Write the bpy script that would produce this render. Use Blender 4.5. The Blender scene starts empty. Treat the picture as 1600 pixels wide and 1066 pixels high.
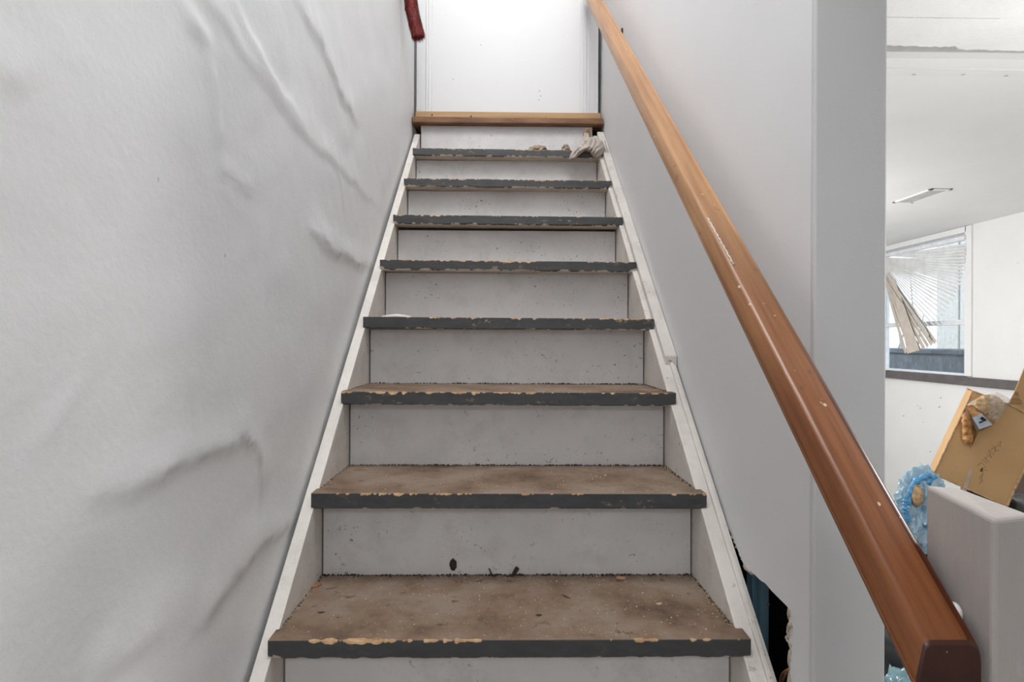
import bpy, bmesh, math, random
import numpy as np
from mathutils import Vector, Matrix, noise as mnoise
PI = math.pi
sc = bpy.context.scene
COL = sc.collection

# ------------------------------------------------------------------ camera, world, lights, exposure
FPX = 880.0                    # focal length in pixels of the 1600 x 1066 frame
U = 0.2/795.0                  # metres per survey unit
RUN = FPX*U                    # tread run
CZ = 1.331                     # camera height
YAW = 13.0/FPX
ROLL = 0.004
fwd = Vector((math.sin(YAW), math.cos(YAW), 0)); r0 = Vector((math.cos(YAW), -math.sin(YAW), 0)); u0 = Vector((0, 0, 1))
rt = (r0*math.cos(ROLL) + u0*math.sin(ROLL)); up = (u0*math.cos(ROLL) - r0*math.sin(ROLL))
CAM = Vector((-0.003, 0, CZ))
cd = bpy.data.cameras.new('camera'); co = bpy.data.objects.new('camera', cd); COL.objects.link(co)
cd.sensor_width = 36; cd.lens = FPX/1600*36; cd.clip_start = 0.02; cd.clip_end = 200
M4 = Matrix((rt, up, -fwd)).transposed().to_4x4(); M4.translation = CAM
co.matrix_world = M4
sc.camera = co

wd = bpy.data.worlds.new('overcast_sky'); sc.world = wd; wd.use_nodes = True
bg = wd.node_tree.nodes['Background']; bg.inputs[0].default_value = (0.93, 0.97, 1.0, 1); bg.inputs[1].default_value = 1.5

def area(name, loc, rot, sx, sy, power, color=(1, 1, 1)):
    l = bpy.data.lights.new(name, 'AREA'); l.shape = 'RECTANGLE'; l.size = sx; l.size_y = sy; l.energy = power; l.color = color
    o = bpy.data.objects.new(name, l); COL.objects.link(o); o.location = loc; o.rotation_euler = rot
    return o
def bulb(name, loc, radius, power, color=(1, 1, 1)):
    l = bpy.data.lights.new(name, 'POINT'); l.shadow_soft_size = radius; l.energy = power; l.color = color
    o = bpy.data.objects.new(name, l); COL.objects.link(o); o.location = loc
    return o
area('stairwell_ceiling_light', (-0.05, 0.75, 4.6), (0, 0, 0), 0.8, 0.9, 31, (1.0, 0.985, 0.97))
bulb('basement_lamp', (1.45, 0.95, 1.55), 0.09, 15, (1.0, 0.98, 0.95))
bulb('far_room_fill', (1.3, 3.6, 1.45), 0.12, 37, (1.0, 0.99, 0.97))  # unseen fill, added to brighten the right room and its ceiling
area('rear_fill_light', (0.0, -1.3, 2.10), (0, 0, 0), 0.7, 0.7, 12, (0.985, 0.99, 1.0))  # unseen fill added behind the camera for the risers and wall end

vs = sc.view_settings
sc.display_settings.display_device = 'sRGB'
vs.view_transform = 'Standard'; vs.look = 'None'; vs.exposure = 0.42; vs.gamma = 1.0; vs.use_curve_mapping = False

# ------------------------------------------------------------------ photograph survey helpers
def ray(px, py):
    return rt*((px-800)/FPX) + up*(-(py-533)/FPX) + fwd
def on_y(px, py, y):
    d = ray(px, py); return CAM + d*((y)/d.y)
def on_x(px, py, x):
    d = ray(px, py); return CAM + d*((x-CAM.x)/d.x)
def on_z(px, py, z):
    d = ray(px, py); return CAM + d*((z-CZ)/d.z)
def on_plane(px, py, p0, n):
    d = ray(px, py); return CAM + d*((p0-CAM).dot(n)/d.dot(n))
def D(n): return (4.52+(n-1))*RUN            # y of a tread's front edge
def TZ(n): return 0.8+0.2*(n-1)              # height of a tread

# ------------------------------------------------------------------ materials
def new_mat(name):
    m = bpy.data.materials.new(name); m.use_nodes = True
    nt = m.node_tree; b = nt.nodes['Principled BSDF']
    return m, nt, b
def N(nt, t, **kw):
    n = nt.nodes.new(t)
    for k, v in kw.items():
        if k in n.inputs: n.inputs[k].default_value = v
        else: setattr(n, k, v)
    return n
def L(nt, a, b): nt.links.new(a, b)
def c4(c): return (c[0], c[1], c[2], 1)
def ramp(nt, src, stops):
    r = N(nt, 'ShaderNodeValToRGB'); e = r.color_ramp.elements
    while len(e) < len(stops): e.new(0.5)
    for k, (p, c) in enumerate(stops):
        e[k].position = p; e[k].color = c4(c) if len(c) == 3 else c
    L(nt, src, r.inputs[0]); return r
def mixc(nt, fac, a, b, mode='MIX'):
    m = N(nt, 'ShaderNodeMix', data_type='RGBA', blend_type=mode)
    if isinstance(fac, (int, float)): m.inputs[0].default_value = fac
    else: L(nt, fac, m.inputs[0])
    for s, v in ((6, a), (7, b)):
        if isinstance(v, tuple): m.inputs[s].default_value = c4(v)
        else: L(nt, v, m.inputs[s])
    return m.outputs[2]
def coords(nt, kind='Object', scale=(1, 1, 1)):
    t = N(nt, 'ShaderNodeTexCoord'); mp = N(nt, 'ShaderNodeMapping'); mp.inputs['Scale'].default_value = scale
    L(nt, t.outputs[kind], mp.inputs[0]); return mp.outputs[0]
def noise(nt, vec, scale, detail=4, rough=0.55):
    n = N(nt, 'ShaderNodeTexNoise'); n.inputs['Scale'].default_value = scale; n.inputs['Detail'].default_value = detail; n.inputs['Roughness'].default_value = rough
    L(nt, vec, n.inputs['Vector']); return n.outputs[0]
def bump(nt, b, h, strength=0.3, dist=0.002):
    bp = N(nt, 'ShaderNodeBump'); bp.inputs['Strength'].default_value = strength; bp.inputs['Distance'].default_value = dist
    L(nt, h, bp.inputs['Height']); L(nt, bp.outputs[0], b.inputs['Normal']); return bp

def paint(name, base, alt, rough=0.6, var=3.0, fine=90, bstr=0.25, bdist=0.002, specks=0.0, speck_col=(0.12, 0.1, 0.09), dark_tone=None, speck_scale=70, stretch=(1, 1, 1)):
    m, nt, b = new_mat(name)
    v = coords(nt, 'Object', stretch)
    n1 = noise(nt, v, var, 5)
    col = ramp(nt, n1, [(0.35, alt), (0.65, base)]).outputs[0]
    if dark_tone:  # grime spread at random over the surface
        g = noise(nt, v, 11, 6, 0.7)
        gr = ramp(nt, g, [(0.50, (0, 0, 0)), (0.75, (1, 1, 1))])
        col = mixc(nt, gr.outputs[0], col, dark_tone)
    if specks > 0:
        s = noise(nt, v, speck_scale, 3, 0.6)
        sr = ramp(nt, s, [(0.74-specks*0.1, (0, 0, 0)), (0.78-specks*0.1, (1, 1, 1))])
        dens = ramp(nt, noise(nt, v, 7, 3), [(0.45, (0.0, 0.0, 0.0)), (0.65, (1, 1, 1))])
        mu = mixc(nt, 1.0, sr.outputs[0], dens.outputs[0], 'MULTIPLY')
        col = mixc(nt, mu, col, speck_col)
    L(nt, col, b.inputs['Base Color']); b.inputs['Roughness'].default_value = rough
    bump(nt, b, noise(nt, v, fine, 4, 0.6), bstr, bdist)
    return m

M = {}
M['plaster'] = paint('white_plaster', (0.87, 0.875, 0.885), (0.82, 0.825, 0.84), 0.5, 2.2, 75, 0.35, 0.0022, specks=0.05, speck_col=(0.45, 0.44, 0.43), speck_scale=40)
M['drywall'] = paint('white_drywall', (0.87, 0.875, 0.885), (0.835, 0.84, 0.85), 0.55, 2.0, 120, 0.12, 0.001, specks=0.05, speck_col=(0.5, 0.48, 0.46), speck_scale=35)
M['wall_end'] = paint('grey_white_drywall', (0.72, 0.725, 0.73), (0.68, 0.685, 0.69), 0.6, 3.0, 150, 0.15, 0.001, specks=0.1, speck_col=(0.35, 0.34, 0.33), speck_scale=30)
M['room_wall'] = paint('room_wall_white', (0.83, 0.83, 0.825), (0.79, 0.79, 0.785), 0.6, 2.5, 60, 0.12, 0.001, specks=0.12, speck_col=(0.35, 0.33, 0.31), speck_scale=16)
M['ceil'] = paint('smooth_ceiling', (0.85, 0.85, 0.845), (0.81, 0.81, 0.805), 0.6, 2.5, 40, 0.12, 0.002)
M['stucco'] = paint('textured_ceiling', (0.83, 0.83, 0.825), (0.77, 0.77, 0.765), 0.7, 6, 70, 0.8, 0.004)
M['door'] = paint('white_door', (0.76, 0.765, 0.775), (0.745, 0.75, 0.76), 0.4, 1.5, 200, 0.05, 0.0005)
M['stringer'] = paint('cream_stringer', (0.80, 0.765, 0.715), (0.72, 0.685, 0.64), 0.55, 9, 110, 0.4, 0.002, specks=0.9, speck_col=(0.3, 0.24, 0.19), dark_tone=(0.6, 0.56, 0.51), speck_scale=55)
M['riser'] = paint('white_riser', (0.74, 0.735, 0.735), (0.66, 0.655, 0.655), 0.55, 6, 160, 0.3, 0.0015, specks=0.9, speck_col=(0.10, 0.09, 0.085), dark_tone=(0.58, 0.57, 0.56), speck_scale=95)
M['concrete'] = paint('concrete_floor', (0.34, 0.33, 0.32), (0.26, 0.25, 0.24), 0.85, 3, 60, 0.4, 0.002)
M['cream'] = paint('cream_underside', (0.66, 0.60, 0.52), (0.55, 0.47, 0.38), 0.6, 20, 120, 0.3, 0.001)
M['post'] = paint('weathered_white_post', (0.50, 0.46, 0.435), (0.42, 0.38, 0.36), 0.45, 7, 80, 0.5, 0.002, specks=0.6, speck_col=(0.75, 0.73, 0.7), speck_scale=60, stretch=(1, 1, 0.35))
M['trim'] = paint('white_trim', (0.84, 0.84, 0.84), (0.80, 0.80, 0.80), 0.4, 4, 120, 0.05, 0.0005)
M['ledge'] = paint('dark_ledge', (0.135, 0.12, 0.12), (0.10, 0.09, 0.09), 0.6, 12, 80, 0.2, 0.001)
M['torn'] = paint('torn_drywall', (0.62, 0.55, 0.47), (0.42, 0.34, 0.26), 0.9, 30, 150, 0.8, 0.003)

def tread_paint(name):                      # flat dark grey paint, scuffed
    m, nt, b = new_mat(name); v = coords(nt, 'Object')
    n1 = noise(nt, coords(nt, 'Object', (0.4, 1, 1)), 60, 5)
    col = ramp(nt, n1, [(0.3, (0.05, 0.05, 0.053)), (0.7, (0.072, 0.072, 0.075))]).outputs[0]
    s = noise(nt, coords(nt, 'Object', (0.5, 1, 1)), 85, 4, 0.7)
    dens = ramp(nt, noise(nt, v, 5, 2), [(0.52, (0, 0, 0)), (0.66, (1, 1, 1))])
    mk = mixc(nt, 1.0, ramp(nt, s, [(0.58, (0, 0, 0)), (0.66, (1, 1, 1))]).outputs[0], dens.outputs[0], 'MULTIPLY')
    col = mixc(nt, mk, col, (0.42, 0.31, 0.2))
    L(nt, col, b.inputs['Base Color']); b.inputs['Roughness'].default_value = 0.5
    bump(nt, b, s, 0.25, 0.001); return m
M['grey'] = tread_paint('dark_grey_tread_paint')
def tread_top(name):
    m, nt, b = new_mat(name); v = coords(nt, 'Object')
    big = noise(nt, v, 7, 6, 0.65)
    col = ramp(nt, big, [(0.30, (0.085, 0.052, 0.032)), (0.46, (0.20, 0.132, 0.087)), (0.62, (0.265, 0.205, 0.158)), (0.8, (0.30, 0.165, 0.075))]).outputs[0]
    st = noise(nt, v, 26, 4, 0.7)
    col = mixc(nt, ramp(nt, st, [(0.60, (0, 0, 0)), (0.72, (1, 1, 1))]).outputs[0], col, (0.085, 0.05, 0.032))
    fl = noise(nt, v, 150, 2, 0.5)
    col = mixc(nt, ramp(nt, fl, [(0.70, (0, 0, 0)), (0.75, (1, 1, 1))]).outputs[0], col, (0.55, 0.45, 0.33))
    L(nt, col, b.inputs['Base Color']); b.inputs['Roughness'].default_value = 0.75
    bump(nt, b, noise(nt, v, 120, 5, 0.7), 0.5, 0.002); return m
M['top'] = tread_top('worn_dirty_tread')
def wood(name, stops, scale=(60, 2.0, 60), rough=0.4, specks=True, grad=None, coat=0.0, rot=0.0):
    m, nt, b = new_mat(name)
    tc = N(nt, 'ShaderNodeTexCoord'); mr = N(nt, 'ShaderNodeMapping'); mr.inputs['Rotation'].default_value = (rot, 0, 0); ms = N(nt, 'ShaderNodeMapping'); ms.inputs['Scale'].default_value = scale
    L(nt, tc.outputs['Object'], mr.inputs[0]); L(nt, mr.outputs[0], ms.inputs[0]); v = ms.outputs[0]
    g = noise(nt, v, 1.0, 6, 0.65)
    col = ramp(nt, g, stops).outputs[0]
    if grad:  # paler upper length: worn varnish plus reflection mixed into the colour
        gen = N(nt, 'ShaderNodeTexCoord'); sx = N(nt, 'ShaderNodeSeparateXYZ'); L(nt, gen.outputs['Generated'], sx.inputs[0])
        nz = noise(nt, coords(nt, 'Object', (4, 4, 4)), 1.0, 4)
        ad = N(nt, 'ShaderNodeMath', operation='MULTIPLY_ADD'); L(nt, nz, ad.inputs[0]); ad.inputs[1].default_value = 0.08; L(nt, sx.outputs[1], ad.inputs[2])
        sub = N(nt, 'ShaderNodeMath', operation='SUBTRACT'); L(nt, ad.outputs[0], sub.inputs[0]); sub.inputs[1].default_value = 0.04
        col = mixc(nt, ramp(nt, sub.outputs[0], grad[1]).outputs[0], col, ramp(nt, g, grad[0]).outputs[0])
    if specks:
        w = coords(nt, 'Object', (1, 0.7, 1))
        s = noise(nt, w, 75, 2, 0.5)
        col = mixc(nt, ramp(nt, s, [(0.73, (0, 0, 0)), (0.76, (1, 1, 1))]).outputs[0], col, (0.66, 0.5, 0.36))
        s2 = noise(nt, coords(nt, 'Object', (1, 0.3, 1)), 45, 4, 0.6)
        col = mixc(nt, ramp(nt, s2, [(0.66, (0, 0, 0)), (0.76, (0.7, 0.7, 0.7))]).outputs[0], col, (0.05, 0.02, 0.01))
    L(nt, col, b.inputs['Base Color']); b.inputs['Roughness'].default_value = rough
    b.inputs['Coat Weight'].default_value = coat; b.inputs['Coat Roughness'].default_value = 0.25
    bump(nt, b, g, 0.15, 0.001); return m
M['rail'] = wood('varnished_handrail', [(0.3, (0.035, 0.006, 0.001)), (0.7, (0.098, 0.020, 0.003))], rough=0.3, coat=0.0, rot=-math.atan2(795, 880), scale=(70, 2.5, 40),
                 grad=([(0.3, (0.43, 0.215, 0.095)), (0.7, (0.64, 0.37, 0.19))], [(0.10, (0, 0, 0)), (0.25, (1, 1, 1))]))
M['rail'].node_tree.nodes['Principled BSDF'].inputs['Specular IOR Level'].default_value = 0.3
M['rail_side'] = wood('worn_handrail_edge', [(0.3, (0.11, 0.028, 0.007)), (0.7, (0.28, 0.10, 0.03))], rough=0.35, coat=0.0, rot=-math.atan2(795, 880), scale=(70, 2.5, 40),
                 grad=([(0.3, (0.30, 0.14, 0.055)), (0.7, (0.50, 0.27, 0.12))], [(0.10, (0, 0, 0)), (0.27, (1, 1, 1))]))
M['rail_end'] = wood('dark_rail_end', [(0.3, (0.03, 0.007, 0.004)), (0.7, (0.062, 0.016, 0.009))], (15, 15, 15), 0.35, coat=0.2)
M['threshold'] = wood('bare_pine', [(0.3, (0.42, 0.25, 0.11)), (0.7, (0.60, 0.40, 0.21))], (2, 60, 60), 0.6, specks=False)
M['landing'] = wood('dark_brown_wood', [(0.3, (0.12, 0.05, 0.022)), (0.7, (0.31, 0.16, 0.075))], (6, 40, 40), 0.6)
M['chip'] = wood('bare_chipped_wood', [(0.3, (0.30, 0.15, 0.06)), (0.7, (0.60, 0.42, 0.24))], (30, 60, 60), 0.7, specks=False)
M['card'] = paint('corrugated_cardboard', (0.56, 0.345, 0.16), (0.50, 0.30, 0.135), 0.75, 5, 60, 0.25, 0.001, specks=0.1, speck_col=(0.28, 0.15, 0.06))
M['card_dark'] = paint('brown_cardboard', (0.22, 0.155, 0.13), (0.18, 0.125, 0.10), 0.7, 5, 60, 0.2, 0.001)
M['card_edge'] = paint('cardboard_edge', (0.66, 0.47, 0.27), (0.40, 0.24, 0.11), 0.8, 50, 100, 0.3, 0.001)

def plain(name, col, rough=0.5, metal=0.0, **kw):
    m, nt, b = new_mat(name); v = coords(nt, 'Object')
    n = noise(nt, v, kw.pop('scale', 20), 4)
    lo = tuple(x*0.8 for x in col)
    L(nt, ramp(nt, n, [(0.3, lo), (0.7, col)]).outputs[0], b.inputs['Base Color'])
    b.inputs['Roughness'].default_value = rough; b.inputs['Metallic'].default_value = metal
    for k, x in kw.items(): b.inputs[k.replace('_', ' ')].default_value = x
    return m
M['black_bag'] = plain('black_plastic', (0.012, 0.013, 0.015), 0.3)
M['void'] = plain('black_cavity_shade', (0.004, 0.004, 0.005), 0.95)  # black that stands for shade in the wall cavity and under the stairs
M['metal'] = plain('dull_steel', (0.5, 0.5, 0.5), 0.35, 1.0)
M['dark_metal'] = plain('dark_bronze_bracket', (0.06, 0.035, 0.02), 0.4, 0.6)
M['vent'] = plain('vent_grey', (0.50, 0.50, 0.50), 0.5)
M['slat'] = plain('white_blind_slat', (0.88, 0.87, 0.855), 0.45)
def translucent(mat, col, f=0.12):
    nt = mat.node_tree; o_ = [n for n in nt.nodes if n.type == 'OUTPUT_MATERIAL'][0]; t = N(nt, 'ShaderNodeBsdfTranslucent'); t.inputs[0].default_value = c4(col)
    mx_ = N(nt, 'ShaderNodeMixShader', Fac=f); L(nt, nt.nodes['Principled BSDF'].outputs[0], mx_.inputs[1]); L(nt, t.outputs[0], mx_.inputs[2]); L(nt, mx_.outputs[0], o_.inputs[0])
translucent(M['slat'], (0.85, 0.86, 0.88))
M['slat_beige'] = plain('beige_blind_slat', (0.62, 0.555, 0.48), 0.5)
M['white_pvc'] = plain('white_window_frame', (0.85, 0.86, 0.88), 0.35)
M['siding'] = plain('beige_siding', (0.68, 0.65, 0.60), 0.7)
M['snow'] = plain('pale_ground', (0.78, 0.8, 0.82), 0.9)
M['bluegrey'] = paint('weathered_blue_grey', (0.055, 0.085, 0.12), (0.022, 0.033, 0.047), 0.5, 14, 50, 0.5, 0.004, specks=0.9, speck_col=(0.3, 0.34, 0.38), speck_scale=24)
M['twig'] = plain('pale_branch', (0.45, 0.42, 0.40), 0.8)
M['bristle'] = plain('red_bristle', (0.36, 0.018, 0.014), 0.6, scale=60)
M['bristle2'] = plain('dark_red_bristle', (0.11, 0.012, 0.01), 0.6, scale=60)
M['bristle3'] = plain('faded_pink_bristle', (0.42, 0.12, 0.10), 0.6, scale=60)
M['cloth'] = paint('beige_cloth', (0.56, 0.50, 0.45), (0.47, 0.41, 0.365), 0.9, 30, 200, 0.5, 0.002)
M['leather'] = plain('brown_leather', (0.26, 0.155, 0.08), 0.7)
M['paper'] = paint('grubby_paper', (0.56, 0.49, 0.42), (0.32, 0.25, 0.19), 0.8, 40, 120, 0.4, 0.001)
M['butt'] = plain('filter_tip', (0.50, 0.27, 0.165), 0.8)
M['crumb'] = plain('wood_dust', (0.55, 0.43, 0.29), 0.8)
M['mud'] = plain('dark_mud', (0.04, 0.028, 0.02), 0.85)
M['chipwood'] = plain('orange_wood_splinter', (0.33, 0.12, 0.035), 0.6)
M['plasterchip'] = plain('plaster_chip', (0.72, 0.69, 0.63), 0.8)
M['white_paint'] = plain('white_paint_drip', (0.80, 0.78, 0.76), 0.35)
M['ink'] = plain('marker_ink', (0.22, 0.125, 0.055), 0.7)
M['black'] = plain('black_ink', (0.015, 0.015, 0.02), 0.5)
M['label'] = plain('silver_label', (0.52, 0.58, 0.66), 0.3, 0.3)
M['crust'] = paint('golden_flakes', (0.58, 0.31, 0.10), (0.30, 0.11, 0.025), 0.5, 55, 90, 0.8, 0.004)
def plastic(name, tint, alpha, rough=0.15):
    m, nt, b = new_mat(name); v = coords(nt, 'Object')
    n = noise(nt, v, 30, 4)
    L(nt, ramp(nt, n, [(0.3, tuple(x*0.75 for x in tint)), (0.7, tint)]).outputs[0], b.inputs['Base Color'])
    b.inputs['Roughness'].default_value = rough; b.inputs['Alpha'].default_value = alpha
    bump(nt, b, noise(nt, v, 45, 3), 0.6, 0.006); return m
M['clear'] = plastic('clear_wrinkled_plastic', (0.80, 0.68, 0.54), 0.5)
M['bluebag'] = plastic('blue_plastic_bag', (0.13, 0.42, 0.75), 0.9, 0.2)
M['palebag'] = plastic('pale_blue_plastic', (0.48, 0.68, 0.82), 0.8, 0.15)
M['teal'] = plastic('teal_plastic_wrap', (0.20, 0.36, 0.42), 1.0, 0.12)
m, nt, b = new_mat('teal_stud'); v = coords(nt, 'Object', (90, 90, 1.5))
L(nt, ramp(nt, noise(nt, v, 1, 3), [(0.35, (0.14, 0.30, 0.40)), (0.65, (0.36, 0.58, 0.70))]).outputs[0], b.inputs['Base Color']); b.inputs['Roughness'].default_value = 0.5
M['stud'] = m
m = bpy.data.materials.new('window_glass'); m.use_nodes = True; nt = m.node_tree; nt.nodes.clear()
out = N(nt, 'ShaderNodeOutputMaterial'); tr = N(nt, 'ShaderNodeBsdfTransparent'); gl = N(nt, 'ShaderNodeBsdfGlossy', Roughness=0.05); df = N(nt, 'ShaderNodeBsdfDiffuse')
df.inputs[0].default_value = (0.75, 0.8, 0.85, 1); tr.inputs[0].default_value = (0.93, 0.97, 1, 1)
mx = N(nt, 'ShaderNodeMixShader', Fac=0.06); mx2 = N(nt, 'ShaderNodeMixShader')
dn = noise(nt, coords(nt, 'Object', (1, 14, 3)), 4, 5, 0.7); dr = ramp(nt, dn, [(0.5, (0.01, 0.01, 0.01)), (0.8, (0.16, 0.16, 0.16))])
L(nt, tr.outputs[0], mx.inputs[1]); L(nt, gl.outputs[0], mx.inputs[2]); L(nt, dr.outputs[0], mx2.inputs[0]); L(nt, mx.outputs[0], mx2.inputs[1]); L(nt, df.outputs[0], mx2.inputs[2]); L(nt, mx2.outputs[0], out.inputs[0])
M['glass'] = m

# ------------------------------------------------------------------ mesh helpers
def obj(name, verts, faces, mats, parent=None, smooth=False, fm=None, kind=None):
    me = bpy.data.meshes.new(name); me.from_pydata([tuple(v) for v in verts], [], faces); me.update()
    if not isinstance(mats, (list, tuple)): mats = [mats]
    for x in mats: me.materials.append(x)
    if fm: me.polygons.foreach_set('material_index', fm)
    if smooth: me.polygons.foreach_set('use_smooth', [True]*len(me.polygons))
    o = bpy.data.objects.new(name, me); COL.objects.link(o)
    if parent is not None:
        o.parent = parent; o.matrix_parent_inverse = parent.matrix_world.inverted()
    if kind: o['kind'] = kind
    return o
def bobj(name, bm, mats, parent=None, smooth=False, kind=None):
    bmesh.ops.recalc_face_normals(bm, faces=bm.faces[:])
    me = bpy.data.meshes.new(name); bm.to_mesh(me); bm.free()
    if not isinstance(mats, (list, tuple)): mats = [mats]
    for x in mats: me.materials.append(x)
    if smooth: me.polygons.foreach_set('use_smooth', [True]*len(me.polygons))
    o = bpy.data.objects.new(name, me); COL.objects.link(o)
    if parent is not None:
        o.parent = parent; o.matrix_parent_inverse = parent.matrix_world.inverted()
    if kind: o['kind'] = kind
    return o
def tag(o, label, cat, group=None):
    o['label'] = label; o['category'] = cat
    if group: o['group'] = group
    return o
def thing(name, label, cat, loc=(0, 0, 0), group=None):
    o = bpy.data.objects.new(name, None); COL.objects.link(o); o.location = loc; o.empty_display_size = 0.05
    o.matrix_world = Matrix.Translation(loc)
    return tag(o, label, cat, group)
def add_box(bm, lo, hi, bev=0.0, mi=0):
    vs_ = [bm.verts.new((x, y, z)) for x in (lo[0], hi[0]) for y in (lo[1], hi[1]) for z in (lo[2], hi[2])]
    fs = []
    for q in ((0, 1, 3, 2), (4, 6, 7, 5), (0, 4, 5, 1), (2, 3, 7, 6), (0, 2, 6, 4), (1, 5, 7, 3)):
        f = bm.faces.new([vs_[k] for k in q]); f.material_index = mi; fs.append(f)
    if bev > 0:
        es = list({e for f in fs for e in f.edges})
        r = bmesh.ops.bevel(bm, geom=es, offset=bev, segments=2, affect='EDGES', profile=0.5)
        for f in r['faces']: f.material_index = mi
def box(name, lo, hi, mat, parent=None, bev=0.0, kind=None):
    bm = bmesh.new(); add_box(bm, lo, hi, bev); return bobj(name, bm, mat, parent, kind=kind)
def prism(name, pts, ext, mat, parent=None, bev=0.0, kind=None):
    """closed polygon of 3-D points swept by the vector ext"""
    bm = bmesh.new(); ext = Vector(ext)
    a = [bm.verts.new(p) for p in pts]; c = [bm.verts.new(Vector(p)+ext) for p in pts]; n = len(pts)
    bm.faces.new(a); bm.faces.new(list(reversed(c)))
    for k in range(n): bm.faces.new((a[k], c[k], c[(k+1) % n], a[(k+1) % n]))
    if bev > 0: bmesh.ops.bevel(bm, geom=bm.edges[:], offset=bev, segments=2, affect='EDGES', profile=0.5)
    return bobj(name, bm, mat, parent, kind=kind)
def tube_geo(bm, pts, rad, seg=8, mi=0, cap=True):
    pts = [Vector(p) for p in pts]; n = len(pts)
    if not isinstance(rad, (list, tuple)): rad = [rad]*n
    ref = Vector((0, 0, 1)); rings = []
    for k, p in enumerate(pts):
        t = (pts[min(k+1, n-1)]-pts[max(k-1, 0)]).normalized()
        a = ref - t*ref.dot(t)
        if a.length < 1e-3: a = Vector((1, 0, 0)) - t*t.x
        a.normalize(); bb = t.cross(a); ref = a
        rings.append([bm.verts.new(p+(a*math.cos(2*PI*j/seg)+bb*math.sin(2*PI*j/seg))*rad[k]) for j in range(seg)])
    for k in range(n-1):
        for j in range(seg):
            f = bm.faces.new((rings[k][j], rings[k][(j+1) % seg], rings[k+1][(j+1) % seg], rings[k+1][j])); f.material_index = mi; f.smooth = True
    if cap:
        bm.faces.new(list(reversed(rings[0]))).material_index = mi; bm.faces.new(rings[-1]).material_index = mi
def tube(name, pts, rad, mat, parent=None, seg=8):
    bm = bmesh.new(); tube_geo(bm, pts, rad, seg); return bobj(name, bm, mat, parent)
def smooth_path(pts, n=24):
    """Catmull-Rom through the points"""
    P = [Vector(p) for p in pts]; P = [P[0]*2-P[1]] + P + [P[-1]*2-P[-2]]; out_ = []
    segs = len(P)-3
    for k in range(n+1):
        t = k/n*segs; i = min(int(t), segs-1); t -= i
        a, b_, c, d = P[i:i+4]
        out_.append(0.5*((2*b_)+(c-a)*t+(2*a-5*b_+4*c-d)*t*t+(3*b_-a-3*c+d)*t*t*t))
    return out_
def crumple(name, centre, radii, mat, parent=None, amp=0.35, freq=2.2, seed=0, sub=5, ridged=True, floor=None, mi=None, flat=False):
    """a crumpled closed bag: an icosphere displaced by ridged noise"""
    bm = bmesh.new(); bmesh.ops.create_icosphere(bm, subdivisions=sub, radius=1.0)
    off = Vector((seed*7.13, seed*3.7, seed*1.9)); c = Vector(centre)
    for v in bm.verts:
        p = v.co.copy(); q = p*freq+off
        n1 = mnoise.noise(q); n2 = mnoise.noise(q*2.3+Vector((5, 1, 2))); n3 = mnoise.noise(q*5.1)
        r = 1+amp*((1-2*abs(n1)) if ridged else n1)*0.6+amp*(0.6*(0.5-abs(n2)))+amp*0.22*(0.4-abs(n3))
        w = Vector((p.x*radii[0], p.y*radii[1], p.z*radii[2]))*r + c
        if floor is not None and w.z < floor: w.z = floor
        v.co = w
    return bobj(name, bm, mat, parent, smooth=not flat)
def rnd(seed): return random.Random(seed)

# smooth 2-D value noise for big surfaces
def vnoise(u, v, seed, oct_=3):
    rs = np.random.RandomState(seed); T = rs.rand(64, 64)*2-1; tot = 0; a = 1.0
    for _ in range(oct_):
        iu = np.floor(u).astype(int); iv = np.floor(v).astype(int); fu = u-iu; fv = v-iv
        fu = fu*fu*(3-2*fu); fv = fv*fv*(3-2*fv)
        g = lambda x, y: T[x % 64, y % 64]
        tot = tot + a*((g(iu, iv)*(1-fu)+g(iu+1, iv)*fu)*(1-fv)+(g(iu, iv+1)*(1-fu)+g(iu+1, iv+1)*fu)*fv)
        u = u*2.03+17.3; v = v*2.03+9.1; a *= 0.5
    return tot

# ------------------------------------------------------------------ the setting
XL = -1790*U; XR = 1905*U; WT = 444*U; XRR = XR+WT          # stair walls
YE = 3.965*RUN                                               # near end of the stair's right wall
YD = 12.65*RUN                                              # face of the door at the top
ZLAND = CZ+4275*U; ZTOP = 4.66; ZC = CZ+0.81; XW = 3.2; YB = 5.5; YF = -2.5

S = 'structure'
box('floor', (XL-0.1, YF-0.1, -0.08), (XW+0.2, YB+0.1, 0.0), M['concrete'], kind=S)
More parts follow.
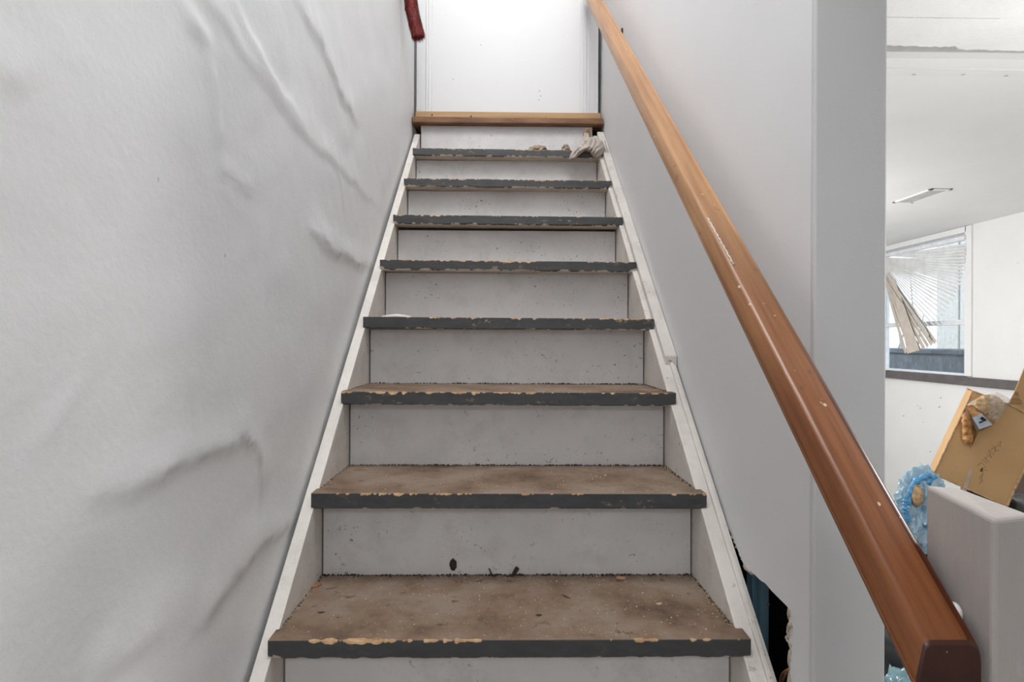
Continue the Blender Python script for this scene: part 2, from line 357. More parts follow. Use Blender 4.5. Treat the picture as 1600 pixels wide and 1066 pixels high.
# left wall: lumpy plaster skin over old creases
creases = [  # points in the photograph, height (m), width (m), sided
    ([(488, 366), (515, 388), (540, 402), (580, 418)], 0.012, 0.020, 1),
    ([(480, 352), (500, 385), (520, 398)], 0.006, 0.012, 0),
    ([(150, 782), (245, 742), (318, 705), (378, 683), (396, 692), (402, 720), (405, 800)], 0.010, 0.016, 1),
    ([(315, 968), (362, 900), (402, 858), (458, 812)], 0.012, 0.022, 1),
    ([(285, 0), (318, 60), (330, 130), (345, 260)], 0.010, 0.020, 0),
    ([(300, -20), (350, 40), (378, 85), (440, 165), (500, 235), (545, 275), (600, 330)], 0.007, 0.018, 1),
    ([(360, -10), (385, 60), (420, 120), (470, 190)], 0.006, 0.016, 0),
    ([(455, -10), (500, 70), (530, 140), (562, 195)], 0.010, 0.025, 1),
    ([(336, 264), (365, 285), (395, 300)], 0.004, 0.009, 1),
    ([(525, 262), (534, 290), (538, 322)], 0.006, 0.014, 0),
    ([(-10, 104), (20, 118), (40, 128)], 0.006, 0.014, 1),
    ([(415, 330), (417, 400), (418, 470)], 0.003, 0.010, 0),
    ([(298, 590), (300, 640), (303, 675)], 0.004, 0.008, 0),
    ([(150, 530), (152, 570), (155, 590)], 0.003, 0.008, 0),
    ([(270, 870), (310, 840), (356, 815)], 0.0016, 0.0025, 0),
    ([(130, 1066), (180, 1040), (210, 1015), (260, 985)], 0.006, 0.02, 1),
    ([(60, 700), (90, 650), (120, 590)], 0.003, 0.014, 0),
]
NY, NZ = 420, 460
ys = np.linspace(YF, YD-0.015, NY); ys = YF+(YD-0.015-YF)*np.linspace(0, 1, NY)**0.55
zs = np.linspace(0.0, ZTOP, NZ)
GY, GZ = np.meshgrid(ys, zs, indexing='ij')
disp = 0.004*vnoise(GY*2.2+3, GZ*2.2+8, 5, 3) + 0.0012*vnoise(GY*9+3, GZ*9+1, 9, 3)
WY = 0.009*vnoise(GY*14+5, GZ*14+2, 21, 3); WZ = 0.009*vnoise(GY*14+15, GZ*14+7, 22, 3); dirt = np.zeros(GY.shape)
GY0, GZ0 = GY, GZ; GY, GZ = GY+WY, GZ+WZ
for poly, h, w, sided in creases:
    pts = [on_x(px, py, XL) for px, py in poly]
    w = w*0.8
    best = np.full(GY.shape, 1e9); sgn = np.zeros(GY.shape); tt = np.zeros(GY.shape)
    for k in range(len(pts)-1):
        ay, az, by, bz = pts[k].y, pts[k].z, pts[k+1].y, pts[k+1].z
        dy, dz = by-ay, bz-az; ll = dy*dy+dz*dz+1e-9
        t = np.clip(((GY-ay)*dy+(GZ-az)*dz)/ll, 0, 1)
        qy, qz = GY-(ay+t*dy), GZ-(az+t*dz); dist = np.sqrt(qy*qy+qz*qz)
        s = np.sign(dy*qz-dz*qy)
        near = dist < best
        best = np.where(near, dist, best); sgn = np.where(near, s, sgn); tt = np.where(near, (k+t)/(len(pts)-1), tt)
    fade = np.clip(np.minimum(tt, 1-tt)*5+0.25, 0, 1)
    if sided: prof = np.where(sgn > 0, np.exp(-(best/(w*3.0))**2), np.exp(-(best/(w*0.7))**2))
    else: prof = np.exp(-(best/w)**2)
    if h >= 0.009 and sided: dirt = np.maximum(dirt, np.exp(-(best/(w*0.45))**2)*fade*np.clip(0.5+0.6*vnoise(GY*30, GZ*30, 33, 3), 0, 1))  # darker grey tone along the larger sided creases
    disp = disp + h*0.5*prof*fade*np.where(best < w*8, 1, 0)
GY, GZ = GY0, GZ0
edge = np.clip((YD-0.02-GY)/0.25, 0, 1)
disp = disp*edge
X = XL + disp
vid = np.arange(NY*NZ).reshape(NY, NZ)
wv = np.stack([X, GY, GZ], -1).reshape(-1, 3)
wf = np.stack([vid[:-1, :-1], vid[1:, :-1], vid[1:, 1:], vid[:-1, 1:]], -1).reshape(-1, 4)
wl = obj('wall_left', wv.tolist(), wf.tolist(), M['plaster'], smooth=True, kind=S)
at = wl.data.attributes.new('dark_tone', 'FLOAT', 'POINT'); at.data.foreach_set('value', dirt.reshape(-1).astype(np.float32))
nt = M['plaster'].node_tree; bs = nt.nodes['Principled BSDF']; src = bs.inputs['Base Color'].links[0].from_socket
an = N(nt, 'ShaderNodeAttribute', attribute_name='dark_tone'); mu = N(nt, 'ShaderNodeMath', operation='MULTIPLY'); L(nt, an.outputs['Fac'], mu.inputs[0]); mu.inputs[1].default_value = 0.55
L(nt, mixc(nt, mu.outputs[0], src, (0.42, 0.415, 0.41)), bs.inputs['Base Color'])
box('plaster_backing', (XL-0.14, YF-0.1, -0.08), (XL-0.06, YB, ZTOP), M['drywall'], wl)

# right stair wall: drywall sheet with a hole broken out beside the lower steps
sk = 795*U/RUN
def strz(y): return CZ-5840*U+795*U*(y/RUN)                 # top edge line of the stringers
hole_px = [(1240, 1120), (1234, 1060), (1233, 1030), (1236, 1008), (1231, 996), (1233, 984), (1237, 972), (1235, 958), (1230, 948), (1222, 940), (1212, 930), (1206, 924), (1196, 912), (1188, 907), (1178, 897), (1169, 891), (1163, 884), (1158, 874), (1152, 858), (1146, 843), (1140, 830)]
hp = [on_x(px, py, XR) for px, py in hole_px]
outline = [(YE, 0.0), (YE, ZTOP), (YD+0.15, ZTOP), (YD+0.15, 2.0)]
yq = hp[-1].y
outline += [(yq+0.25, strz(yq+0.25)-0.05), (yq+0.06, strz(yq+0.06)-0.045)]
outline += [(p.y, p.z) for p in reversed(hp)]
outline += [(hp[0].y+0.01, 0.0)]
wr = prism('wall_right', [(XR, y, z) for y, z in outline], (0.0125, 0, 0), M['drywall'], kind=S)
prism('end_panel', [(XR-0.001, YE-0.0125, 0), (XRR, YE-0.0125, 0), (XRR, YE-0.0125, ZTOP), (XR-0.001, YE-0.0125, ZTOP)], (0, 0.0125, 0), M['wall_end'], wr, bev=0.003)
box('room_side_panel', (XRR-0.0125, YE, 0), (XRR, YB, ZTOP), M['drywall'], wr)
box('cavity_shade', (XRR-0.022, YE+0.03, 0), (XRR-0.013, YD, 2.2), M['void'], wr)  # black sheets added for the dark of the recess
box('cavity_shade', (XR+0.016, YE+0.64, 0), (XRR-0.022, YE+0.66, 2.2), M['void'], wr)
# torn paper and gypsum along the broken edge
bm = bmesh.new(); rr = rnd(4)
path = []
for k in range(len(hp)-1):
    for t in np.linspace(0, 1, 5)[:-1]: path.append(hp[k].lerp(hp[k+1], t))
for k, p in enumerate(path):
    pass
jag = [Vector((XR-0.001+rr.uniform(-0.002, 0.003), p.y+rr.uniform(-0.003, 0.003), p.z+rr.uniform(-0.003, 0.003))) for p in path[:30]]
tube_geo(bm, jag, [rr.uniform(0.002, 0.0058) for _ in jag], 6)
jag = [Vector((XR+0.004+rr.uniform(-0.003, 0.003), p.y+rr.uniform(-0.003, 0.003), p.z+rr.uniform(-0.003, 0.003))) for p in path[58:]]
tube_geo(bm, jag, [rr.uniform(0.003, 0.006) for _ in jag], 6)
bobj('torn_edge', bm, M['torn'], wr)
p1 = on_x(1176, 905, 2000*U); p2 = on_x(1204, 905, 2120*U)
prism('wall_stud', [(2000*U, 5.12*RUN, 0), (2135*U, 5.12*RUN, 0), (2135*U, 5.12*RUN, 2.1), (2000*U, 5.12*RUN, 2.1)], (0, 0.03, 0), M['stud'], wr, bev=0.002)
nb = on_y(1211, 944, 5.12*RUN)
bm = bmesh.new(); bmesh.ops.create_uvsphere(bm, u_segments=12, v_segments=8, radius=0.0042)
for v in bm.verts: v.co = v.co + Vector((2128*U, 5.12*RUN-0.001, nb.z))
bobj('nail_head', bm, M['metal'], wr, smooth=True)
# closing walls
box('wall_back', (XL-0.1, YD+0.10, 0), (XR+0.2, YD+0.16, ZTOP), M['plaster'], kind=S)
box('wall_front', (XL-0.14, YF-0.1, 0), (XW+0.2, YF, ZC+0.2), M['drywall'], kind=S)
box('wall_far', (XR, YB, 0), (XW+0.2, YB+0.1, ZC+0.2), M['room_wall'], kind=S)
ce = box('ceiling', (XRR-0.001, 1.69, ZC), (XW+0.25, YB+0.1, ZC+0.1), M['ceil'], kind=S)
box('stairwell_ceiling', (XL-0.14, 0.2, ZTOP), (XRR, YD+0.2, ZTOP+0.08), M['ceil'], ce)
box('bulkhead', (XL-0.14, 0.2, ZC-0.02), (XR, 0.27, ZTOP), M['drywall'], ce)
# near ceiling: textured boards with a seam, the far board sagging at its left end
ys1 = on_z(1480, 28.0, ZC-0.02).y
cn = thing('textured_ceiling', 'textured white ceiling boards above near end of right room', 'ceiling', (1.2, 0.5, ZC-0.02)); del cn['category']; del cn['label']; cn['kind'] = S
zc = ZC-0.02
box('ceiling_board', (XRR, YF, zc), (XW+0.2, ys1-0.0015, zc+0.012), M['stucco'], cn)
box('ceiling_board', (XL-0.14, YF, zc), (XRR-0.003, 0.2, zc+0.012), M['stucco'], cn)
box('ceiling_board', (XR-0.002, 0.2, zc), (XRR-0.003, YE-0.014, zc+0.012), M['stucco'], cn)
e1 = [on_z(px, py, zc) for px, py in ((1380, 71), (1440, 72.5), (1475, 73.5), (1492, 72), (1500, 77.5), (1540, 78.5), (1600, 80), (1680, 84))]
pts = [(XRR, ys1+0.002, zc), (on_z(1562, 28, zc).x, ys1+0.002, zc), (on_z(1568, 26, zc).x, ys1-0.001, zc), (XW+0.2, ys1-0.001, zc), (XW+0.2, e1[-1].y, zc)]
rr = rnd(8)
for k in range(len(e1)-1, 0, -1):
    for t in np.linspace(0, 1, 8)[:-1]:
        q = e1[k].lerp(e1[k-1], t); pts.append((q.x, q.y+rr.uniform(-0.003, 0.003), zc))
pts += [(e1[0].x, e1[0].y, zc), (XRR, e1[0].y, zc)]
prism('ceiling_board', pts, (0, 0, 0.012), M['stucco'], cn)
box('ceiling_backing', (XRR, ys1-0.1, ZC+0.004), (XW+0.25, 1.70, ZC+0.03), M['vent'], cn)  # shadow of the recess between the ceilings put into the backing's grey
box('ceiling_backing', (XR-0.002, YF, ZC-0.004), (XW+0.25, ys1-0.1, ZC+0.03), M['vent'], cn)
# moulding between the two ceilings, and the flush joint strip
yt = on_z(1480, 84, ZC).y; yt2 = on_z(1480, 101, ZC).y; yt3 = on_z(1480, 118, ZC).y
t1 = box('trim_1', (XRR, yt, ZC-0.014), (XW, yt2-0.006, ZC+0.01), M['trim'], kind=S)
tube('bead', [(XRR, yt2-0.004, ZC-0.008), (XW, yt2+0.012, ZC-0.008)], 0.008, M['trim'], t1, 10)
box('joint_strip', (XRR, yt2+0.006, ZC-0.003), (XW, yt3, ZC+0.01), M['trim'], t1)
bm = bmesh.new()
for px, py in ((1428, 117), (1505, 117), (1572, 119)):
    q = on_z(px, py, ZC-0.004); add_box(bm, (q.x-0.006, q.y-0.003, ZC-0.0045), (q.x+0.005, q.y+0.002, ZC-0.002), 0.0008)
bobj('nail_scar', bm, M['vent'], t1)
# wall with the window, ledge below
hA = on_x(1512, 364, XW); sA = on_x(1500, 586, XW)
YW0 = hA.y-0.0; YW1 = on_x(1386, 480, XW+0.07).y+0.07; ZS = on_x(1386, 579.5, XW).z+0.005; ZH = on_x(1400, 388, XW).z
print('window', YW0, YW1, ZS, ZH)
bm = bmesh.new()
add_box(bm, (XW, YF, 0), (XW+0.14, YW0, ZC+0.1)); add_box(bm, (XW, YW1, 0), (XW+0.14, YB, ZC+0.1))
add_box(bm, (XW, YW0, 0), (XW+0.14, YW1, ZS)); add_box(bm, (XW, YW0, ZH), (XW+0.14, YW1, ZC+0.1))
ww = bobj('wall_window_side', bm, M['room_wall'], kind=S)
y_end = on_x(1660, 600, XW).y
box('window_ledge', (XW-0.03, y_end, ZS-0.062), (XW+0.0, YB, ZS-0.004), M['ledge'], ww, bev=0.003)
box('corner_strip', (XW-0.012, on_x(1602, 500, XW).y-0.012, ZS), (XW, on_x(1598, 500, XW).y, on_x(1600, 455, XW).z), M['trim'], ww, bev=0.002)
bm = bmesh.new(); rr = rnd(3)
for px, py in ((1434, 634), (1438, 638), (1454, 706), (1412, 650), (1470, 622), (1443, 660), (1430, 745), (1468, 636)):
    q = on_x(px, py, XW); a = rr.uniform(0.0025, 0.006)
    add_box(bm, (XW-0.002, q.y-a, q.z-a*0.6), (XW+0.001, q.y+a, q.z+a*0.5), 0.0008)
bobj('paint_scuff', bm, M['mud'], ww)
w1 = thing('window_1', '', 'window', (XW+0.06, (YW0+YW1)/2, ZS)); del w1['category']; del w1['label']; w1['kind'] = S
XG = XW+0.07
zm = on_x(1440, 506.5, XG).z
bm = bmesh.new()
for lo, hi in (((XW-0.012, YW0-0.045, ZS), (XW+0.004, YW0+0.012, ZC-0.002)), ((XW-0.012, YW1-0.012, ZS), (XW+0.004, YW1+0.05, ZC-0.002)), ((XW-0.012, YW0, ZH-0.005), (XW+0.004, YW1, ZC-0.002))):
    add_box(bm, lo, hi, 0.003)
bobj('window_casing', bm, M['trim'], w1)
bm = bmesh.new()
add_box(bm, (XG-0.03, YW0, ZS), (XG+0.03, YW0+0.03, ZH), 0.003); add_box(bm, (XG-0.03, YW1-0.05, ZS), (XG+0.03, YW1, ZH), 0.003)
add_box(bm, (XG-0.03, YW0, ZH-0.04), (XG+0.03, YW1, ZH), 0.003); add_box(bm, (XG-0.03, YW0, ZS), (XG+0.03, YW1, ZS+0.012), 0.003)
bobj('window_frame', bm, M['white_pvc'], w1)
sash = box('meeting_rail', (XG-0.028, YW0+0.03, zm-0.018), (XG+0.012, YW1-0.05, zm+0.018), M['white_pvc'], w1, bev=0.003)
box('sash_stile', (XG-0.02, YW1-0.085, ZS+0.012), (XG+0.012, YW1-0.052, zm-0.018), M['white_pvc'], w1, bev=0.003)
box('window_stool', (XW+0.0, YW0, ZS-0.006), (XG+0.03, YW1, ZS+0.004), M['white_pvc'], w1)
box('pane', (XG-0.002, YW0+0.03, ZS+0.012), (XG+0.002, YW1-0.05, zm-0.018), M['glass'], w1)
box('pane', (XG+0.008, YW0+0.03, zm+0.018), (XG+0.012, YW1-0.05, ZH-0.04), M['glass'], w1)

# door panel at the head of the stairs, with its casings
def xu(px): return on_y(px, 100, YD).x
d1 = box('door_1', (xu(674), YD+0.012, ZLAND), (xu(908), YD+0.04, ZLAND+2.0), M['door'], kind=S, bev=0.002)
for prof in ([(651, 0.0), (665, 0.0), (666, -0.006), (669, -0.006), (670, 0.002), (674.5, 0.002)], [(907, 0.002), (911, 0.002), (912, -0.004), (916, -0.004), (917, 0.0), (921, 0.0), (922, -0.006), (934.5, -0.006)]):
    pts = [(xu(p), YD+dy, ZLAND) for p, dy in prof] + [(xu(prof[-1][0]), YD+0.05, ZLAND), (xu(prof[0][0]), YD+0.05, ZLAND)]
    prism('door_casing', pts, (0, 0, 2.05), M['door'], d1)
bm = bmesh.new()
for px, py in ((751, 70), (843, 142), (845, 150), (842, 156), (708, 124)):
    q = on_y(px, py, YD+0.012); add_box(bm, (q.x-0.003, YD+0.0105, q.z-0.003), (q.x+0.003, YD+0.0125, q.z+0.002))
bobj('scuff', bm, M['vent'], d1)

# ------------------------------------------------------------------ staircase
st = thing('staircase', 'steep white painted wooden staircase with worn dark grey tread fronts between the walls', 'staircase', (0, D(-2), 0))
TXL, TXR = -1659*U, 1754*U; IXL, IXR = -1640*U, 1705*U
TH = 0.0345
def make_tread(n):
    rr = rnd(100+n); yb = D(n)+1.30*RUN; z = TZ(n); yf = D(n); NS = 300
    chip = 0.10 if n <= 2 else (0.3 if n in (3, 4) else 0.62)
    rows = []
    xs = np.linspace(TXL, TXR, NS+1)
    u = (xs-TXL)
    j1 = vnoise(u*95+n*3.3, u*0+n*1.7, 11, 3); j2 = vnoise(u*60+n*5.1, u*0+n*2.9, 12, 3); j3 = vnoise(u*6+n*5.1, u*0+n*0.9, 13, 2)
    V = []
    for i, x in enumerate(xs):
        worn = 0.0007+0.0022*max(0.0, j1[i]*1.3+j3[i]-(0.3 if n < 3 else 0.05))
        lowc = 0.0008+(0.0006 if n <= 4 else 0.0013)*(1+j2[i])
        cut = 0.0
        de = min(x-TXL, TXR-x)
        if de < 0.03: cut = (0.03-de)*0.2*(1 if n % 2 else 0.4)
        V.append([(yb, z), (yf+0.02, z), (yf+worn*2.0, z-0.0004), (yf+worn*0.5, z-worn), (yf, z-worn*1.5-0.0012), (yf, z-TH+lowc*2.2+cut), (yf+0.0018, z-TH+lowc*1.1+cut*0.6), (yf+0.005, z-TH), (yf+0.012, z-TH), (yb, z-TH)])
    verts = []; faces = []; fm = []; K = 10
    for i, x in enumerate(xs):
        for (y, zz) in V[i]: verts.append((x, y, zz-0.0007*max(0, n)*x))
    for i in range(NS):
        for k in range(K):
            k2 = (k+1) % K
            faces.append((i*K+k, i*K+k2, (i+1)*K+k2, (i+1)*K+k))
            if k in (0, 1): mm = 0
            elif k in (2, 3): mm = 3 if (j1[i]*1.3+j3[i]*1.0 > (0.35 if n < 3 else 0.1)) else (1 if k == 3 else 0)
            elif k == 4: mm = 1
            elif k == 5: mm = (2 if (j2[i]+0.9*j3[i] > 0.75-chip) else 1)
            elif k == 6: mm = (2 if (j2[i]+j3[i] > 0.35-chip) else 1)
            else: mm = 2
            fm.append(mm)
    faces.append(tuple(range(K))[::-1]); fm.append(1)
    faces.append(tuple(NS*K+k for k in range(K))); fm.append(1)
    return obj('tread', verts, faces, [M['top'], M['grey'], M['cream'], M['chip']], st, fm=fm)
for n in range(-2, 9): make_tread(n)
def make_riser(n):                                           # the riser standing on tread n
    y = D(n)+1.26*RUN; z0 = TZ(n)-0.002; z1 = TZ(n+1)-TH-0.0005
    if n == 5: z1 -= 0.010
    if n == 8: z1 = ZLAND-0.0295; y = 12.40*RUN
    rr = rnd(40+n)
    bm = bmesh.new(); add_box(bm, (IXL+0.0035, y, z0), (IXR-0.0035, y+0.018, z1), 0.001)
    r = bobj('riser', bm, M['riser'], st)
    return r
for n in range(-2, 9): make_riser(n)
bm = bmesh.new(); add_box(bm, (IXL+0.0035, D(-2)+0.26*RUN, 0), (IXR-0.0035, D(-2)+0.26*RUN+0.018, 0.2-TH)); bobj('riser', bm, M['riser'], st)
def stringer(x0, x1, ya, yb, dz0, dz1, name='stringer'):
    pts = []
    f = lambda y: max(0.0, strz(y)-dz1)
    y00 = ya
    top = [(y, strz(y)+dz0) for y in (ya, yb)]
    # lower edge meets the floor
    ycross = min(yb, (dz1-(CZ-5840*U))/(795*U)*RUN)
    poly = [(ya, max(0.0, strz(ya)-dz1)), (ya, top[0][1]), (yb, top[1][1]), (yb, f(yb))]
    if ycross > ya: poly.append((ycross, 0.0))
    return prism(name, [(x0, y, z) for y, z in poly], (x1-x0, 0, 0), M['stringer'], st, bev=0.0018)
YS0 = 1.75*RUN; YS1 = 12.35*RUN
# the top edge line reaches the floor line a little in front of the first tread
stringer(XL+0.011, IXL, YS0+0.04, YS1, 0.0, 0.30)
stringer(IXR, XR-0.004, YS0+0.04, YS1, 0.0, 0.30)
ysk = 5840/832*RUN
prism('wall_skirt', [(1768*U, y, z) for y, z in ((ysk, strz(ysk)-0.005), (ysk, strz(ysk)+0.026), (12.3*RUN, strz(12.3*RUN)+0.026), (12.3*RUN, strz(12.3*RUN)-0.005))], (XR-0.001-1768*U, 0, 0), M['stringer'], st, bev=0.003)
prism('wall_skirt', [(XR-0.022, y, z) for y, z in ((4.1*RUN, strz(4.1*RUN)-0.01), (4.1*RUN, strz(4.1*RUN)+0.009), (ysk, strz(ysk)+0.009), (ysk, strz(ysk)-0.01))], (0.010, 0, 0), M['stringer'], st, bev=0.002)
# dark soffit sheet, added for the shade behind the risers
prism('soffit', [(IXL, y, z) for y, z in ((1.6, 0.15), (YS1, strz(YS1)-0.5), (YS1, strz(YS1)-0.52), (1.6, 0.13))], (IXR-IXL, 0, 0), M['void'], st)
# landing nosing
YL = 12.22*RUN
rr = rnd(77)
bm = bmesh.new(); add_box(bm, (-1775*U, YL, ZLAND-0.029), (1880*U, YD+0.06, ZLAND), 0.004); bobj('landing_nosing', bm, M['landing'], st)
# nailed pine strip under the door
ths = thing('threshold_strip', 'bare pine strip with nail holes along foot of the top door', 'threshold', (0, 12.45*RUN, ZLAND))
bm = bmesh.new(); add_box(bm, (-1745*U, 12.45*RUN, ZLAND+0.0005), (1862*U, 12.45*RUN+0.03, ZLAND+0.046), 0.003); bobj('strip', bm, M['threshold'], ths)
for px, py in ((675, 180), (736, 182), (853, 185), (912, 186)):
    q = on_y(px, py, 12.45*RUN)
    tube('nail_hole', [(q.x, q.y-0.0012, q.z), (q.x, q.y+0.002, q.z)], 0.0042, M['mud'], ths, 10)

# ------------------------------------------------------------------ newel post (a two-by-four stud)
NX0, NX1 = 1735*U, 1880*U; NYB, NYF = 2.60*RUN, 2.235*RUN
A = on_x(1446, 757, NX0); B = on_x(1553, 812, NX0)
pA = Vector((NX0, A.y, A.z)); pB = Vector((NX0, B.y, B.z))
zD = on_y(1497, 757, A.y).z; zC = B.z+0.004
bm = bmesh.new()
bot = lambda y: strz(y)-0.0005
corn = [(NX0, A.y, A.z, NX0), (NX1, A.y, zD-0.004, NX1), (NX1, B.y, zC, NX1), (NX0, B.y, B.z, NX0)]
b_ = [bm.verts.new((x, y, bot(y))) for x, y, z, _ in corn]; t_ = [bm.verts.new((x, y, z)) for x, y, z, _ in corn]
bm.faces.new(b_); bm.faces.new(t_[::-1])
for k in range(4): bm.faces.new((b_[k], t_[k], t_[(k+1) % 4], b_[(k+1) % 4]))
bmesh.ops.bevel(bm, geom=[e for e in bm.edges if abs(e.verts[0].co.z-e.verts[1].co.z) > 0.2 or min(v.co.z for v in e.verts) > CZ-0.5], offset=0.004, segments=3, affect='EDGES', profile=0.5)
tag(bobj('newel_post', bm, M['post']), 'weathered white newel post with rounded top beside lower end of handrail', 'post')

# ------------------------------------------------------------------ handrail
RX0, RX1 = 1472*U, 1712*U; RZ0 = -2877*U
YR0, YR1 = 2.265*RUN, 12.3*RUN
hr = thing('handrail', 'long varnished wooden handrail, pale with wear and painted-in sheen above, dark reddish brown below', 'handrail', ((RX0+RX1)/2, YR0, CZ+RZ0+795*U*2.265))
slope = math.atan2(795*U, RUN); tdir = Vector((0, math.cos(slope), math.sin(slope))); ndir = Vector((0, -math.sin(slope), math.cos(slope)))
def rail_profile():
    w = RX1-RX0; t = 0.043; r1 = 0.0125; pts = []
    def arc(cx, cy, r, a0, a1, n=5):
        for k in range(n+1):
            a = a0+(a1-a0)*k/n; pts.append((cx+r*math.cos(a), cy+r*math.sin(a)))
    arc(w/2-r1, -r1, r1, 0, PI/2); arc(-w/2+0.014, -0.010, 0.010, PI/2, PI*0.78, 4)
    arc(-w/2+r1, -t*0.62, r1, PI*0.95, PI*1.1, 3); arc(-w/2+r1, -t+r1, r1, PI, 1.5*PI); arc(w/2-r1, -t+r1, r1, -PI/2, 0)
    return pts
pr = rail_profile(); K = len(pr); cx = (RX0+RX1)/2
base = lambda s: Vector((cx, YR0, CZ+RZ0+795*U*(YR0/RUN))) + tdir*s
Lr = (YR1-YR0)/math.cos(slope)
verts = []; faces = []; fm = []
ss = [0.0, 0.003, 0.010] + list(np.linspace(0.09, Lr, 60)); rr = rnd(31)
for i, s in enumerate(ss):
    sc_ = 0.93 if i == 0 else (0.98 if i == 1 else 1.0)
    for (a, b2) in pr:
        a2 = a*sc_; b3 = -0.0215+(b2+0.0215)*sc_
        p = base(s)+Vector((a2, 0, 0))+ndir*(b3+rr.uniform(-0.0002, 0.0002))
        if i < 3: p = p+tdir*((YR0+s*0.8-p.y)/tdir.y)            # plumb cut end
        verts.append(p)
for i in range(len(ss)-1):
    for k in range(K):
        faces.append((i*K+k, (i+1)*K+k, (i+1)*K+(k+1) % K, i*K+(k+1) % K))
        mi_ = 2 if i < 1 else (1 if 5 <= k <= 20 else 0)
        fm.append(mi_)
faces.append(tuple(range(K))); fm.append(2); faces.append(tuple((len(ss)-1)*K+k for k in range(K))[::-1]); fm.append(0)
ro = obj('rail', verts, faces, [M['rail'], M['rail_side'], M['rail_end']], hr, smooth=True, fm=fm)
ro.data.polygons[len(faces)-2].use_smooth = False
# white paint scratch along the inner edge of the rail
path = []
for k, t in enumerate(np.linspace(0, 1, 26)):
    y = (2877/(338+262)+(2877/(412+262)-2877/(338+262))*t)*RUN; s = (y-YR0)/math.cos(slope)
    path.append(base(s)+Vector((-(RX1-RX0)/2+0.0115+0.003*t+0.0008*math.sin(k*2.1), 0, 0))+ndir*0.0004)
tube('paint_scratch', path, [0.0004+0.0012*abs(math.sin(k*1.7))*(1 if k < 24 else 1.6) for k in range(26)], M['white_paint'], hr, 6)
# brackets
def bracket(yb, mat, name='bracket'):
    s = (yb-YR0)/math.cos(slope); p = base(s)+ndir*(-0.045)
    e = bpy.data.objects.new(name, None); 
    bm = bmesh.new()
    pth = smooth_path([(XR-0.004, p.y, p.z-0.035), (XR-0.03, p.y, p.z-0.04), (p.x+0.008, p.y, p.z-0.022), (p.x, p.y, p.z+0.004)], 12)
    tube_geo(bm, pth, 0.006, 8)
    tube_geo(bm, [(XR+0.0005, p.y, p.z-0.035), (XR-0.004, p.y, p.z-0.035), (XR-0.007, p.y, p.z-0.035)], [0.021, 0.020, 0.010], 16)
    add_box(bm, (p.x-0.014, p.y-0.02, p.z-0.001), (p.x+0.014, p.y+0.02, p.z+0.003), 0.001)
    bobj(name, bm, mat, hr, smooth=False)
    bpy.data.objects.remove(e)
bracket(10.3*RUN, M['dark_metal'])
# painted-over washer between rail and newel
q = on_x(1495, 956, NX0)
bm = bmesh.new(); tube_geo(bm, [(RX1-0.006, q.y, q.z), (RX1+0.002, q.y, q.z), (NX0-0.001, q.y, q.z)], [0.008, 0.009, 0.009], 20)
wsh = bobj('washer', bm, M['white_paint'], hr); wsh['label'] = 'white painted washer between rail and post'

# ------------------------------------------------------------------ red bristle brush hanging at the head of the stairs
pth = smooth_path([on_y(px, py, 10.9*RUN+dy) for px, py, dy in ((634, -150, -0.01), (637, -80, 0), (640, -20, 0), (643, 10, 0), (648, 35, 0), (653, 54, 0))], 40)
br = thing('bristle_brush', 'red bristly brush hanging from above by the left wall', 'brush', pth[-1])
core = []; rr = rnd(5)
bm = bmesh.new(); tube_geo(bm, pth, [0.026]*len(pth), 14)
for v in bm.verts:
    v.co += Vector((mnoise.noise(v.co*60), mnoise.noise(v.co*60+Vector((9, 0, 0))), mnoise.noise(v.co*60+Vector((0, 9, 0)))))*0.006
bobj('core', bm, M['bristle2'], br, smooth=True)
bm = bmesh.new()
for k in range(9000):
    i = rr.randrange(len(pth)-1); t = rr.random(); p = pth[i].lerp(pth[i+1], t); ax = (pth[i+1]-pth[i]).normalized()
    a = Vector((rr.gauss(0, 1), rr.gauss(0, 1), rr.gauss(0, 1))); a = (a-ax*a.dot(ax)).normalized()
    tip = p + a*rr.uniform(0.027, 0.034) + ax*rr.uniform(0.012, 0.03)
    root = p + a*0.022; side = ax.cross(a)*0.0011
    f = bm.faces.new([bm.verts.new(root-side), bm.verts.new(root+side), bm.verts.new(tip)]); f.material_index = rr.choice((0, 0, 0, 1, 1, 2))
ax = (pth[-1]-pth[-2]).normalized()
for k in range(700):
    a = Vector((rr.gauss(0, 1), rr.gauss(0, 1), rr.gauss(0, 1))); a = (a-ax*a.dot(ax)).normalized()*rr.uniform(0, 0.027)
    root = pth[-1]-ax*0.012+a; tip = pth[-1]+a*1.15+ax*rr.uniform(0.004, 0.022); side = Vector((0.0012, 0, 0))
    f = bm.faces.new([bm.verts.new(root-side), bm.verts.new(root+side), bm.verts.new(tip)]); f.material_index = rr.choice((0, 0, 1, 2))
bobj('bristles', bm, [M['bristle'], M['bristle2'], M['bristle3']], br, kind='stuff')

# ------------------------------------------------------------------ cloth, paper and grit on the stairs
YT8 = D(8)
def fold(bm, pxs, dys, rads, mi=0, n=22):
    pts = smooth_path([on_y(px, py, YT8+dy) for (px, py), dy in zip(pxs, dys)], n)
    rr_ = np.interp(np.linspace(0, 1, n+1), np.linspace(0, 1, len(rads)), rads)
    tube_geo(bm, pts, [float(r)*2.9e-3 for r in rr_], 12, mi)
cg = thing('rag', 'crumpled beige rag draped over right end of the top grey tread', 'cloth', (on_y(918, 236, YT8).x, YT8, TZ(8)))
out_px = [(889, 250), (890, 243), (894, 236), (901, 229), (907, 223), (910, 213), (912, 205), (917, 202), (919, 206), (921, 213), (928, 214), (936, 217), (942, 221), (945, 229), (944, 237), (940, 243), (935, 247), (929, 247), (925, 243), (922, 238), (915, 236), (908, 239), (902, 245), (896, 251)]
bm = bmesh.new(); cpx = (921, 227); m_ = len(out_px)*5; NRG = 16
